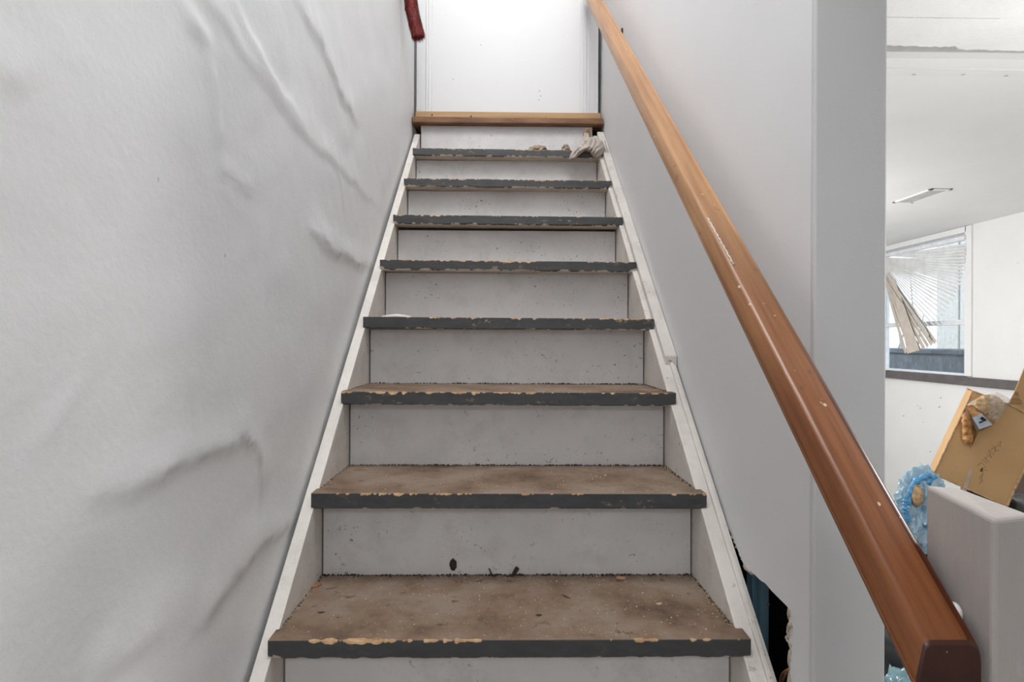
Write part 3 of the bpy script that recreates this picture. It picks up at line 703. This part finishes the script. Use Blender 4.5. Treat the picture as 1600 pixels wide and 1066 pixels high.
def rag_pt(px, py, h): return on_y(px, py, YT8-0.004-h+max(0.0, (234-py))*0.0011)
ctr = bm.verts.new(rag_pt(cpx[0], cpx[1], 0.04)); rings = []
for i in range(1, NRG+1):
    t = i/NRG; ring = []
    for j in range(m_):
        a = j/5; k0 = int(a) % len(out_px); k1 = (k0+1) % len(out_px); f = a-int(a)
        px = cpx[0]+(out_px[k0][0]*(1-f)+out_px[k1][0]*f-cpx[0])*t; py = cpx[1]+(out_px[k0][1]*(1-f)+out_px[k1][1]*f-cpx[1])*t
        crease = abs(math.sin((px*0.55+py*0.32)*0.62+1.3*math.sin(py*0.16)+0.9*math.sin(px*0.21)))
        crease2 = abs(mnoise.noise(Vector((px*0.14, py*0.10, 4.0))))
        h = 0.034*math.sqrt(max(0.0, 1-t**2.4))+0.013*crease*(1-t**6)-0.020*crease2*(1-t**6)
        ring.append(bm.verts.new(rag_pt(px, py, h)))
    rings.append(ring)
for j in range(m_): bm.faces.new((ctr, rings[0][j], rings[0][(j+1) % m_]))
for a, b2 in zip(rings[:-1], rings[1:]):
    for j in range(m_): bm.faces.new((a[j], b2[j], b2[(j+1) % m_], a[(j+1) % m_]))
bk = [bm.verts.new(v.co+Vector((0, 0.004, 0))) for v in rings[-1]]
for j in range(m_): bm.faces.new((rings[-1][j], bk[j], bk[(j+1) % m_], rings[-1][(j+1) % m_]))
bm.faces.new(bk)
bobj('cloth', bm, M['cloth'], cg, smooth=True)
bm = bmesh.new(); fold(bm, [(913, 216), (915, 208), (918, 203), (921, 209), (922, 214)], [0.008, 0.012, 0.018, 0.016, 0.01], [3, 4, 3, 3, 2]); lp = bobj('lining', bm, M['leather'], cg, smooth=True); lp['label'] = 'brown lining of the rag'
bm = bmesh.new(); fold(bm, [(945, 220), (947, 228), (950, 238), (948, 240), (945, 232)], [0.0, -0.004, -0.006, -0.006, -0.004], [0.9, 0.8, 0.7, 0.7, 0.7]); lp = bobj('clip', bm, M['metal'], cg, smooth=True); lp['label'] = 'thin metal clip'
for nm, px, py, rx, rz, sd, lab in (('paper_scrap', 841, 227, 0.026, 0.012, 2, 'crumpled grubby paper scrap left of the rag on top tread'), ('paper_scrap', 884, 227, 0.013, 0.014, 6, 'small upright paper scrap against the rag on top tread')):
    q = on_y(px, py, YT8+0.03)
    o = crumple(nm, (q.x, YT8+0.03, TZ(8)+rz*0.85), (rx, 0.018, rz), M['paper'], amp=0.9, freq=2.0, seed=sd, sub=3, floor=TZ(8)+0.0002, flat=True)
    tag(o, lab, 'paper')
def tpos(px, py, n): return on_z(px, py, TZ(n))
q = tpos(970, 907, 1)
cb = tag(tube('cigarette_butt', [q+Vector((-0.0095, 0.002, 0.0042)), q+Vector((0.0095, -0.002, 0.0042))], 0.004, M['butt'], None, 10), 'orange brown cigarette butt lying on the lowest visible tread', 'cigarette')
def splinter(px, py, n, le, wd_, ht, ang, mat, name, lab, cat, bend=0.15):
    q = tpos(px, py, n); bm = bmesh.new(); d = Vector((math.cos(ang), math.sin(ang), 0)); s = Vector((-d.y, d.x, 0)); rr_ = rnd(int(px)); rings = []
    for k in range(7):
        t = k/6*2-1; w = wd_*(1-abs(t)**3*0.8)*rr_.uniform(0.8, 1.1); h = ht*(1-abs(t)*0.5)
        c = q+d*le*t+s*bend*le*(t*t)+Vector((0, 0, 0.0004))
        rings.append([bm.verts.new(c+s*w), bm.verts.new(c+s*w*0.3+Vector((0, 0, h))), bm.verts.new(c-s*w+Vector((0, 0, h*0.3))), bm.verts.new(c-s*w*0.8)])
    for a, b2 in zip(rings[:-1], rings[1:]):
        for j in range(4): bm.faces.new((a[j], a[(j+1) % 4], b2[(j+1) % 4], b2[j]))
    bm.faces.new(rings[0]); bm.faces.new(rings[-1][::-1])
    return tag(bobj(name, bm, mat), lab, cat)
splinter(495, 917, 1, 0.012, 0.004, 0.006, 0.75, M['chipwood'], 'wood_splinter', 'orange wood splinter at left back corner of lowest visible tread', 'splinter')
splinter(518, 920, 1, 0.013, 0.0012, 0.001, 0.35, M['mud'], 'wood_splinter', 'thin dark wood sliver beside the orange splinter', 'splinter')
splinter(562, 735, 2, 0.016, 0.0045, 0.004, 0.1, M['leather'], 'wood_splinter', 'brown curled wood splinter at left back of second visible tread', 'splinter')
splinter(502, 958, 1, 0.007, 0.003, 0.0018, 0.3, M['mud'], 'dirt_clod', 'small dark dirt clod near left end of lowest visible tread', 'dirt')
splinter(842, 962, 1, 0.006, 0.004, 0.002, 0.1, M['mud'], 'dirt_clod', 'small dark dirt clod near middle of lowest visible tread', 'dirt')
splinter(884, 933, 1, 0.012, 0.0014, 0.0015, -0.9, M['mud'], 'dirt_clod', 'thin dark dirt sliver right of middle on lowest visible tread', 'dirt')
splinter(1030, 944, 1, 0.007, 0.005, 0.002, 0.5, M['crumb'], 'wood_splinter', 'pale flat wood flake at right of lowest visible tread', 'splinter')
splinter(590, 496, 4, 0.045, 0.012, 0.012, 0.0, M['plasterchip'], 'plaster_chip', 'cream plaster chip at left end of fifth tread from bottom, against riser', 'plaster', bend=0.05)
bpy.data.objects['plaster_chip'].location = (0.05, 0.03, 0)
YR2 = D(1)+1.26*RUN
q = on_y(708, 882, YR2); o = crumple('mud_spatter', (q.x, YR2-0.001, q.z), (0.0055, 0.003, 0.009), M['mud'], amp=0.8, freq=2.2, seed=3, sub=3, flat=True); tag(o, 'dark mud spatter stuck on the lowest riser, left of middle', 'dirt')
pth = [on_y(px, py, YR2-dy) for px, py, dy in ((764, 888, 0.002), (768, 897, 0.006), (775, 903, 0.012), (790, 904, 0.012), (801, 899, 0.008), (805, 893, 0.006), (809, 887, 0.004))]
tag(tube('dead_twig', smooth_path(pth, 16), [0.0012, 0.0015, 0.0018, 0.002, 0.002, 0.0022, 0.0025, 0.003, 0.003, 0.0035, 0.004, 0.004, 0.0045, 0.0045, 0.005, 0.005, 0.0045], M['mud'], None, 7), 'curled dark twig at back of lowest visible tread against riser', 'twig')
bm = bmesh.new(); rr = rnd(9)
for n, cnt in ((1, 520), (2, 260), (3, 120)):
    for k in range(cnt):
        x = rr.uniform(IXL+0.01, IXR-0.01); y = D(n)+RUN*(rr.uniform(0.03, 1.24) if rr.random() < 0.7 else 1.25-abs(rr.gauss(0, 0.08))); s = rr.uniform(0.0006, 0.0017)*(1.6 if rr.random() < 0.06 else 1)
        z = TZ(n)-0.0002; f_ = []
        a = rr.uniform(0, PI); ca, sa = math.cos(a)*s, math.sin(a)*s
        b4 = [bm.verts.new((x+ca, y+sa, z)), bm.verts.new((x-sa, y+ca, z)), bm.verts.new((x-ca, y-sa, z)), bm.verts.new((x+sa, y-ca, z))]; tp = bm.verts.new((x, y, z+s*1.2))
        mi_ = rr.choice((0, 0, 0, 1, 2))
        for j in range(4): bm.faces.new((b4[j], b4[(j+1) % 4], tp)).material_index = mi_
for n in (1, 2, 3):                                          # dirt caught along the back of the treads
    for k in range(420):
        x = rr.uniform(IXL+0.002, IXR-0.002); y = D(n)+1.258*RUN-abs(rr.gauss(0, 0.004)); s = rr.uniform(0.0012, 0.0032)*(1+0.8*mnoise.noise(Vector((x*25, n, 0)))); z = TZ(n)-0.0002
        b4 = [bm.verts.new((x+s, y, z)), bm.verts.new((x, y+s, z)), bm.verts.new((x-s, y, z)), bm.verts.new((x, y-s, z))]; tp = bm.verts.new((x, y, z+s*1.3))
        for j in range(4): bm.faces.new((b4[j], b4[(j+1) % 4], tp)).material_index = 3
    for k in range(300):
        sd = rr.choice((0, 1)); yy = D(n)+rr.uniform(0.2, 1.25)*RUN; x = (IXL+abs(rr.gauss(0, 0.003))) if sd == 0 else (IXR-abs(rr.gauss(0, 0.003))); s = rr.uniform(0.001, 0.0024); z = TZ(n)-0.0002
        b4 = [bm.verts.new((x+s, yy, z)), bm.verts.new((x, yy+s, z)), bm.verts.new((x-s, yy, z)), bm.verts.new((x, yy-s, z))]; tp = bm.verts.new((x, yy, z+s*1.2))
        for j in range(4): bm.faces.new((b4[j], b4[(j+1) % 4], tp)).material_index = rr.choice((0, 3, 3))
o = bobj('floor_grit', bm, [M['crumb'], M['plasterchip'], M['chipwood'], M['mud']], kind='stuff'); tag(o, 'scattered crumbs, dust and grit on the three lowest visible treads', 'grit')
# paper curl in the wall hole
q0 = on_x(1222, 1062, XR+0.02); pth = smooth_path([on_x(px, py, XR+0.02) for px, py in ((1218, 1070), (1221, 1056), (1226, 1050), (1234, 1046), (1228, 1054), (1222, 1066))], 16)
tag(tube('torn_paper_curl', pth, 0.0022, M['butt'], None, 6), 'brown torn paper curl inside the hole at foot of right wall', 'paper')

# ------------------------------------------------------------------ ceiling vent in the right room
va, vb, vc, vd_ = [on_z(px, py, ZC) for px, py in ((1394, 316), (1424, 316.5), (1489, 295), (1455, 294.5))]
vt = thing('ceiling_vent', 'long flat grey register vent in white ceiling of right room', 'vent', ((va.x+vc.x)/2, (va.y+vc.y)/2, ZC))
vx0, vx1 = (va.x+vd_.x)/2, (vb.x+vc.x)/2; vy0, vy1 = vd_.y, va.y
bm = bmesh.new()
for lo, hi in (((vx0, vy0, ZC-0.006), (vx0+0.016, vy1, ZC)), ((vx1-0.012, vy0, ZC-0.006), (vx1, vy1, ZC)), ((vx0, vy0, ZC-0.006), (vx1, vy0+0.02, ZC)), ((vx0, vy1-0.02, ZC-0.006), (vx1, vy1, ZC))): add_box(bm, lo, hi, 0.001)
bobj('frame', bm, M['ceil'], vt)
for k in range(7):
    x = vx0+0.02+(vx1-vx0-0.036)*k/6.0
    bm = bmesh.new(); add_box(bm, (x-0.004, vy0+0.02, ZC-0.005), (x+0.0015, vy1-0.02, ZC-0.0005)); bobj('slat', bm, M['vent'], vt)

# ------------------------------------------------------------------ collapsed blind
XBL = XW-0.006
piv = on_x(1380, 404, XBL)
bl = thing('venetian_blind', 'white slatted blind collapsed into a fan across the basement window', 'blind', piv)
hd0 = on_x(1511, 371, XBL); hd1 = on_x(1380, 399, XBL)
zt = hd0.z
box('headrail', (XBL-0.02, hd0.y, zt-0.016), (XBL+0.014, YW1-0.02, zt+0.014), M['white_pvc'], bl, bev=0.002)
tips = [(1511, 381), (1511, 386), (1511, 390.5), (1511, 396), (1510, 402), (1510, 407.5), (1509, 413), (1509, 419), (1508, 425), (1508, 431), (1507, 437), (1506, 443), (1503, 449.5), (1500.5, 455), (1498, 461), (1494, 467), (1490, 473), (1486, 479), (1482, 484.5), (1478, 490), (1473, 495.5), (1469, 501), (1465, 506), (1460, 511), (1455, 515.5), (1459, 523), (1462, 530)]
def slat(p0, p1, w, xo, mat, curve=0.004, tilt=0.5):
    p0 = p0.copy(); p1 = p1.copy(); d = (p1-p0); d.normalize(); n = Vector((-1, 0, 0)); s = n.cross(d).normalized()
    if s.z < 0: s = -s
    ws = (s*math.cos(tilt)+n*math.sin(tilt)); wn = (n*math.cos(tilt)-s*math.sin(tilt))
    vv = []; ff = []; NL = 10
    for i in range(NL+1):
        t = i/NL; c = p0.lerp(p1, t)+Vector((xo, 0, 0)); c.z -= 0.012*math.sin(PI*t)*(1 if d.z < -0.1 else 0.3)
        for k in range(5):
            a = k/4*2-1; vv.append(c+ws*a*w/2*(0.35+0.65*min(1, t*2.5))+wn*curve*(1-a*a))
    for i in range(NL):
        for k in range(4): ff.append((i*5+k, i*5+k+1, (i+1)*5+k+1, (i+1)*5+k))
    return obj('slat', vv, ff, mat, bl, smooth=True)
rr = rnd(21)
for i, (px, py) in enumerate(tips):
    tip = on_x(px, py+2.0, XBL); base_p = piv+Vector((0, -0.01, 0.012-0.0016*i))
    if i < 4: base_p = on_x(1384+10*(4-i), 401-1.5*(4-i), XBL)
    slat(base_p, tip, 0.029, -0.001-0.0012*i, M['slat'], 0.006, 0.75+rr.uniform(-0.05, 0.05))
b_tips = [(1463, 536), (1458, 539), (1452, 542), (1446, 545), (1440, 548), (1434, 549), (1427, 551), (1419, 552)]
for i, (px, py) in enumerate(b_tips):
    tip = on_x(px, py, XBL-0.02); base_p = on_x(1381+0.6*i, 414+3.0*i, XBL-0.02)
    slat(base_p, tip, 0.040, -0.004-0.002*i, M['slat_beige'], 0.003, 0.15+0.05*(i % 3))
sl = on_x(1399, 440, XBL-0.05)
obj('slat', [on_x(1392, 436, XBL-0.04), on_x(1398, 436, XBL-0.04), on_x(1437, 547, XBL-0.045), on_x(1418, 553, XBL-0.045), on_x(1392, 436, XBL-0.041), on_x(1398, 436, XBL-0.041), on_x(1437, 547, XBL-0.046), on_x(1418, 553, XBL-0.046)], [(0, 1, 2, 3), (7, 6, 5, 4), (0, 4, 5, 1), (1, 5, 6, 2), (2, 6, 7, 3), (3, 7, 4, 0)], M['slat_beige'], bl)
tube('pull_cord', [on_x(1382, 430, XBL-0.05), on_x(1402, 463, XBL-0.05), on_x(1425, 492, XBL-0.05)], 0.0012, M['mud'], bl, 5)

# ------------------------------------------------------------------ outside the window
og = box('outdoor_ground', (XW+0.14, 0, 0.6), (16, 22, 0.86), M['snow'], kind=S)
nh = thing('neighbouring_house', 'beige sided house wall seen through the right of the basement window', 'building', (7.0, 6, 0.86))
yk = on_x(1463, 520, 7.0).y; yk2 = on_x(1498, 520, 7.0).y; zk = 4.5
for y0_, y1_ in ((yk2+0.02, yk), (3.0, yk2-0.02)):
    box('siding_panel', (7.0, y0_, 0.86), (7.06, y1_, zk), M['siding'], nh, bev=0.01)
box('wall_core', (7.06, 3.0, 0.86), (9.0, yk, zk), M['siding'], nh)
ytop = on_x(1450, 546, 4.1)
sb = thing('outdoor_storage_box', 'dark blue grey low chest outside behind the dirty lower window pane', 'chest', (4.2, 5.4, 0.86))
zt_ = on_x(1480, 546, 4.0).z
box('body', (4.0, 4.2, 0.86), (4.5, 6.2, zt_-0.05), M['bluegrey'], sb, bev=0.02)
box('lid', (3.97, 4.17, zt_-0.045), (4.53, 6.23, zt_), M['bluegrey'], sb, bev=0.012)
sh = thing('bare_shrub', 'pale bare shrub branches outside left part of the basement window', 'shrub', on_x(1402, 545, 6.0))
sh0 = on_x(1402, 560, 6.0)
rr = rnd(6)
for k in range(9):
    a = Vector((6.0+rr.uniform(-0.2, 0.2), sh0.y+rr.uniform(-0.4, 0.4), 0.86)); b2 = a+Vector((rr.uniform(-0.2, 0.2), rr.uniform(-0.7, 0.7), rr.uniform(0.8, 1.7)))
    tube('branch', smooth_path([a, a.lerp(b2, 0.5)+Vector((0, rr.uniform(-0.1, 0.1), 0)), b2], 8), [0.02-0.0016*j for j in range(9)], M['twig'], sh, 6)

# ------------------------------------------------------------------ rubbish in the right room
def bag(name, c, r, seed, label, mat='black_bag', **kw):
    o = crumple(name, c, r, M[mat], seed=seed, floor=0.001, **kw); return tag(o, label, 'bag')
bag('black_rubbish_bag', (1.33, 1.72, 0.26), (0.38, 0.34, 0.30), 1, 'shiny black rubbish bag on floor just beyond the end of right stair wall', amp=0.22, freq=1.7, sub=5)
bag('black_rubbish_bag', (1.80, 2.45, 0.20), (0.30, 0.28, 0.24), 4, 'black rubbish bag on floor under the blue bag, behind white post', amp=0.22, freq=1.6, sub=5)
bag('black_rubbish_bag', (2.42, 2.74, 0.24), (0.27, 0.26, 0.33), 9, 'black rubbish bag on floor under the tilted cardboard box', amp=0.2, freq=1.7, sub=5)
q = on_y(1398, 1062, 1.18)
tw = crumple('plastic_wrap', (q.x+0.05, 1.18, 0.30), (0.13, 0.11, 0.24), M['teal'], amp=0.5, freq=2.4, seed=12, sub=5, floor=0.001); tag(tw, 'crinkled teal plastic wrap at the frame bottom beside wall end', 'plastic')
# pale cord lying over the black bag
tag(tube('pale_cord', smooth_path([on_y(px, py, yy) for px, py, yy in ((1376, 973, 1.33), (1386, 976, 1.33), (1400, 981, 1.33), (1425, 986, 1.32))], 10), 0.0016, M['white_paint'], None, 6), 'thin pale cord stretched in front of black rubbish bag', 'cord')
# blue bag: several lobes of crinkled film, one mesh per film
YBG = 2.42
bb = thing('blue_plastic_bag', 'crinkled blue plastic bag wedged between white post and tilted cardboard box', 'bag', on_y(1440, 840, YBG))
def pc(px, py, y=YBG): return on_y(px, py, y)
k_ = YBG/FPX
c = pc(1440, 800); crumple('body', c, (26*k_, 0.07, 52*k_), M['palebag'], bb, amp=0.55, freq=2.3, seed=7, sub=5, flat=True)
for pxs, rad in (([(1462, 745), (1450, 752), (1443, 768), (1441, 790), (1444, 815), (1447, 838)], 5.0), ([(1455, 742), (1438, 748), (1428, 757), (1422, 772), (1418, 790)], 5.5), ([(1416, 775), (1414, 795), (1418, 815)], 5)):
    pth = smooth_path([pc(a, b2, YBG-0.05) for a, b2 in pxs], 24); bm = bmesh.new(); rr = rnd(int(rad*10))
    tube_geo(bm, pth, [rad*k_*rr.uniform(0.35, 1.15) for _ in pth], 9); o = bobj('fold', bm, M['bluebag'], bb, smooth=True); o['label'] = 'deeper blue twisted fold'
crumple('wrapper', pc(1432, 775, YBG-0.06), (6*k_, 0.02, 13*k_), M['card_edge'], bb, amp=0.5, freq=3, seed=5, sub=3)['label'] = 'tan wrapper inside the bag'

# cardboard box, tilted
YBX = 2.62
pc0 = on_y(1530, 700, YBX); bn = Vector((-0.73, -1.0, 0.04)).normalized()
pTL, pBL, pBR = [on_plane(a, b2, pc0, bn) for a, b2 in ((1521, 611), (1459, 741), (1574, 792))]
cbx = thing('cardboard_box', 'tan cardboard box tilted on its corner, plastic wrapped food on its top', 'box', pBR)
e_up = (pTL-pBL); e_rt = (pBR-pBL); HB, WB = e_up.length, e_rt.length; eu = e_up.normalized(); er = e_rt.normalized(); en = er.cross(eu).normalized()
if en.y > 0: en = -en
def F(a, b2, o_=0.0): return pBL+er*a*WB+eu*b2*HB+en*o_           # a across, b up, o towards the viewer
def panel(name, p0, p1, p2, p3, th, mat, parent, bev=0.0015):
    n = (p1-p0).cross(p3-p0).normalized()*th
    return prism(name, [p0, p1, p2, p3], n, mat, parent, bev=bev)
dp = -en*0.30
panel('front_panel', F(0, 0), F(1, 0), F(1, 1), F(0, 1), -0.005, M['card'], cbx)
panel('back_panel', F(0, 0)+dp, F(1, 0)+dp, F(1, 1)+dp, F(0, 1)+dp, -0.005, M['card'], cbx)
panel('side_panel', F(0, 0), F(0, 1), F(0, 1)+dp, F(0, 0)+dp, 0.005, M['card'], cbx)
panel('side_panel', F(1, 0), F(1, 1), F(1, 1)+dp, F(1, 0)+dp, 0.005, M['card'], cbx)
panel('bottom_panel', F(0, 0), F(1, 0), F(1, 0)+dp, F(0, 0)+dp, 0.005, M['card'], cbx)
# raised flap behind, and the folded torn corner
fl = [on_y(px, py, YBX+0.12) for px, py in ((1570, 648), (1603, 566), (1680, 600), (1650, 690))]
panel('flap', fl[0], fl[3], fl[2], fl[1], 0.005, M['card'], cbx)
def T(px, py, o_=0.0): return on_plane(px, py, pBL+en*o_, en)
bm = bmesh.new(); vs3 = [bm.verts.new(p) for p in (T(1575, 631, 0.004), T(1586, 611, 0.035), T(1590, 613, 0.03), T(1599, 633, 0.005))]; bm.faces.new(vs3); 
r = bmesh.ops.solidify(bm, geom=bm.faces[:], thickness=0.004); bobj('torn_flap', bm, M['card_edge'], cbx)
tube('torn_ridge', smooth_path([T(1510, 607, 0.002), T(1530, 615, 0.004), T(1576, 632, 0.006), T(1600, 645, 0.006), T(1640, 663, 0.004)], 20), [0.003+0.0015*math.sin(k*1.9) for k in range(21)], M['card_edge'], cbx, 6)
tube('worn_edge', smooth_path([T(1459, 741, 0.001), T(1478, 700, 0.003), T(1500, 655, 0.002), T(1516, 620, 0.002)], 20), [0.0028+0.001*math.sin(k*2.3) for k in range(21)], M['card_edge'], cbx, 6)
tube('worn_edge', smooth_path([T(1459, 741, 0.001), T(1485, 753, 0.003), T(1520, 768, 0.002), T(1574, 792, 0.001)], 20), [0.0032+0.001*math.sin(k*2.3) for k in range(21)], M['card_edge'], cbx, 6)
tube('worn_edge', smooth_path([T(1574, 791, 0.001), T(1583, 770, 0.003), T(1600, 735, 0.003), T(1625, 684, 0.001)], 20), [0.0045+0.001*math.sin(k*2.3) for k in range(21)], M['card_edge'], cbx, 6)
# the projecting lower flap that casts the shadow across the face
fp = [T(1508, 652, 0.004), T(1511, 692, 0.010), T(1517, 702, 0.014), T(1528, 676, 0.045), T(1553, 664, 0.055), T(1556, 655, 0.045), T(1540, 640, 0.02)]
bm = bmesh.new(); ctr = bm.verts.new(T(1526, 664, 0.024)); vs3 = [bm.verts.new(p) for p in fp]
for k in range(len(vs3)): bm.faces.new((ctr, vs3[k], vs3[(k+1) % len(vs3)]))
r = bmesh.ops.solidify(bm, geom=bm.faces[:], thickness=0.003); bobj('lifted_flap', bm, M['card'], cbx)
# clear tape, pen scribble, dark nick
panel('tape', T(1503, 768, 0.0015), T(1509, 770, 0.0015), T(1520, 736, 0.0015), T(1514, 734, 0.0015), 0.001, M['clear'], cbx, bev=0)
bm = bmesh.new(); rr = rnd(14)
strokes = [[(1528, 728), (1533, 722), (1538, 727)], [(1531, 733), (1541, 729)], [(1534, 718), (1542, 724)], [(1537, 714), (1545, 722)], [(1540, 718), (1543, 712)], [(1541, 708), (1549, 716), (1545, 704), (1553, 711)], [(1548, 703), (1553, 700), (1556, 704), (1553, 708)], [(1552, 697), (1558, 705), (1561, 703)], [(1555, 700), (1560, 695), (1564, 699)], [(1559, 692), (1564, 690), (1562, 697)],
           [(1530, 748), (1534, 742)], [(1533, 752), (1536, 738)], [(1530, 756), (1536, 751)], [(1538, 734), (1544, 736)]]
for s in strokes:
    tube_geo(bm, [T(a, b2, 0.0006) for a, b2 in s], 0.0007, 5)
bobj('pen_scribble', bm, M['ink'], cbx)
panel('nick', T(1531, 737, 0.001), T(1535, 737, 0.001), T(1536, 731, 0.001), T(1534, 732, 0.001), 0.001, M['mud'], cbx, bev=0)
# food pack on the box
fk = thing('food_pack', 'crinkled clear plastic pack with silver label and golden filling on the tilted box', 'package', T(1535, 650, 0.03))
bm = bmesh.new()
out_px = [(1505, 642), (1512, 634), (1522, 626), (1533, 619), (1546, 614), (1558, 612), (1568, 617), (1577, 623), (1581, 628), (1574, 634), (1567, 647), (1560, 656), (1553, 664), (1546, 660), (1536, 648), (1527, 640), (1519, 632), (1512, 638)]
out_px = [(1509, 634), (1518, 627), (1533, 619), (1546, 614), (1558, 612), (1568, 617), (1577, 623), (1580, 628), (1574, 634), (1567, 647), (1560, 656), (1553, 663), (1545, 655), (1535, 645), (1526, 636), (1517, 631)]
cpx = (1550, 633); NRG = 12; rings = []
ctr = bm.verts.new(T(cpx[0], cpx[1], 0.075))
for i in range(1, NRG+1):
    t = i/NRG; ring = []
    m_ = len(out_px)*4
    for j in range(m_):
        a = j/4; k0 = int(a) % len(out_px); k1 = (k0+1) % len(out_px); f = a-int(a)
        ox = out_px[k0][0]*(1-f)+out_px[k1][0]*f; oy = out_px[k0][1]*(1-f)+out_px[k1][1]*f
        px = cpx[0]+(ox-cpx[0])*t; py = cpx[1]+(oy-cpx[1])*t
        h = 0.02+0.055*math.sqrt(max(0, 1-t*t))+0.022*(0.35-abs(mnoise.noise(Vector((px*0.13, py*0.13, 1.0)))))+0.008*mnoise.noise(Vector((px*0.4, py*0.4, 3)))
        ring.append(bm.verts.new(T(px, py, h)))
    rings.append(ring)
m_ = len(rings[0])
for j in range(m_): bm.faces.new((ctr, rings[0][j], rings[0][(j+1) % m_]))
for a, b2 in zip(rings[:-1], rings[1:]):
    for j in range(m_): bm.faces.new((a[j], b2[j], b2[(j+1) % m_], a[(j+1) % m_]))
bobj('film', bm, M['clear'], fk, smooth=True)
crumple('filling', T(1546, 633, 0.042), (0.05, 0.02, 0.035), M['card_edge'], fk, amp=0.5, freq=2, seed=2, sub=4)
panel('pack_sleeve', T(1509, 637, 0.055), T(1517, 632, 0.06), T(1536, 647, 0.07), T(1520, 652, 0.066), 0.003, M['crust'], fk)
panel('pack_side', T(1509, 637, 0.054), T(1530, 672, 0.06), T(1527, 676, 0.045), T(1508, 644, 0.04), 0.003, M['card_dark'], fk)
lb = panel('label_sticker', T(1519, 652, 0.064), T(1533, 646, 0.07), T(1551, 664, 0.07), T(1530, 671, 0.064), 0.002, M['label'], fk, bev=0)
bm = bmesh.new()
for q4 in ([(1531, 654), (1535, 651), (1542, 657), (1537, 659)], [(1529, 660), (1534, 658), (1537, 659), (1531, 662)]):
    bm.faces.new([bm.verts.new(T(a, b2, 0.074)) for a, b2 in q4])
r = bmesh.ops.solidify(bm, geom=bm.faces[:], thickness=0.001); bobj('label_mark', bm, M['black'], fk)
pth = smooth_path([T(1511, 645, 0.040), T(1511, 660, 0.036), T(1512, 678, 0.032), T(1513, 694, 0.028)], 26)
bm = bmesh.new(); tube_geo(bm, pth, [0.0195*(0.5+0.5*min(1, k/3))*(1 if k < 22 else 1-(k-22)*0.12) for k in range(27)], 14)
for v in bm.verts: v.co += Vector((mnoise.noise(v.co*70), mnoise.noise(v.co*70+Vector((4, 0, 0))), mnoise.noise(v.co*70+Vector((0, 4, 0)))))*0.006
bobj('filled_tube', bm, M['crust'], fk, smooth=True)
# darker carton beyond
dk = thing('brown_carton', 'dark brown carton at the right frame edge below the tilted box', 'box', on_y(1620, 800, 2.9))
o3 = [on_y(px, py, 3.14) for px, py in ((1560, 850), (1700, 900), (1720, 700), (1610, 690))]
box('body', (on_y(1572, 760, 3.14).x, 3.14, 0.0), (on_y(1572, 760, 3.14).x+0.34, 3.46, on_y(1600, 715, 3.14).z), M['card_dark'], dk, bev=0.004)
qz = on_y(1590, 773, 3.14).z
box('tape', (on_y(1572, 760, 3.14).x-0.001, 3.138, qz-0.003), (on_y(1572, 760, 3.14).x+0.34, 3.14, qz+0.003), M['card_edge'], dk)
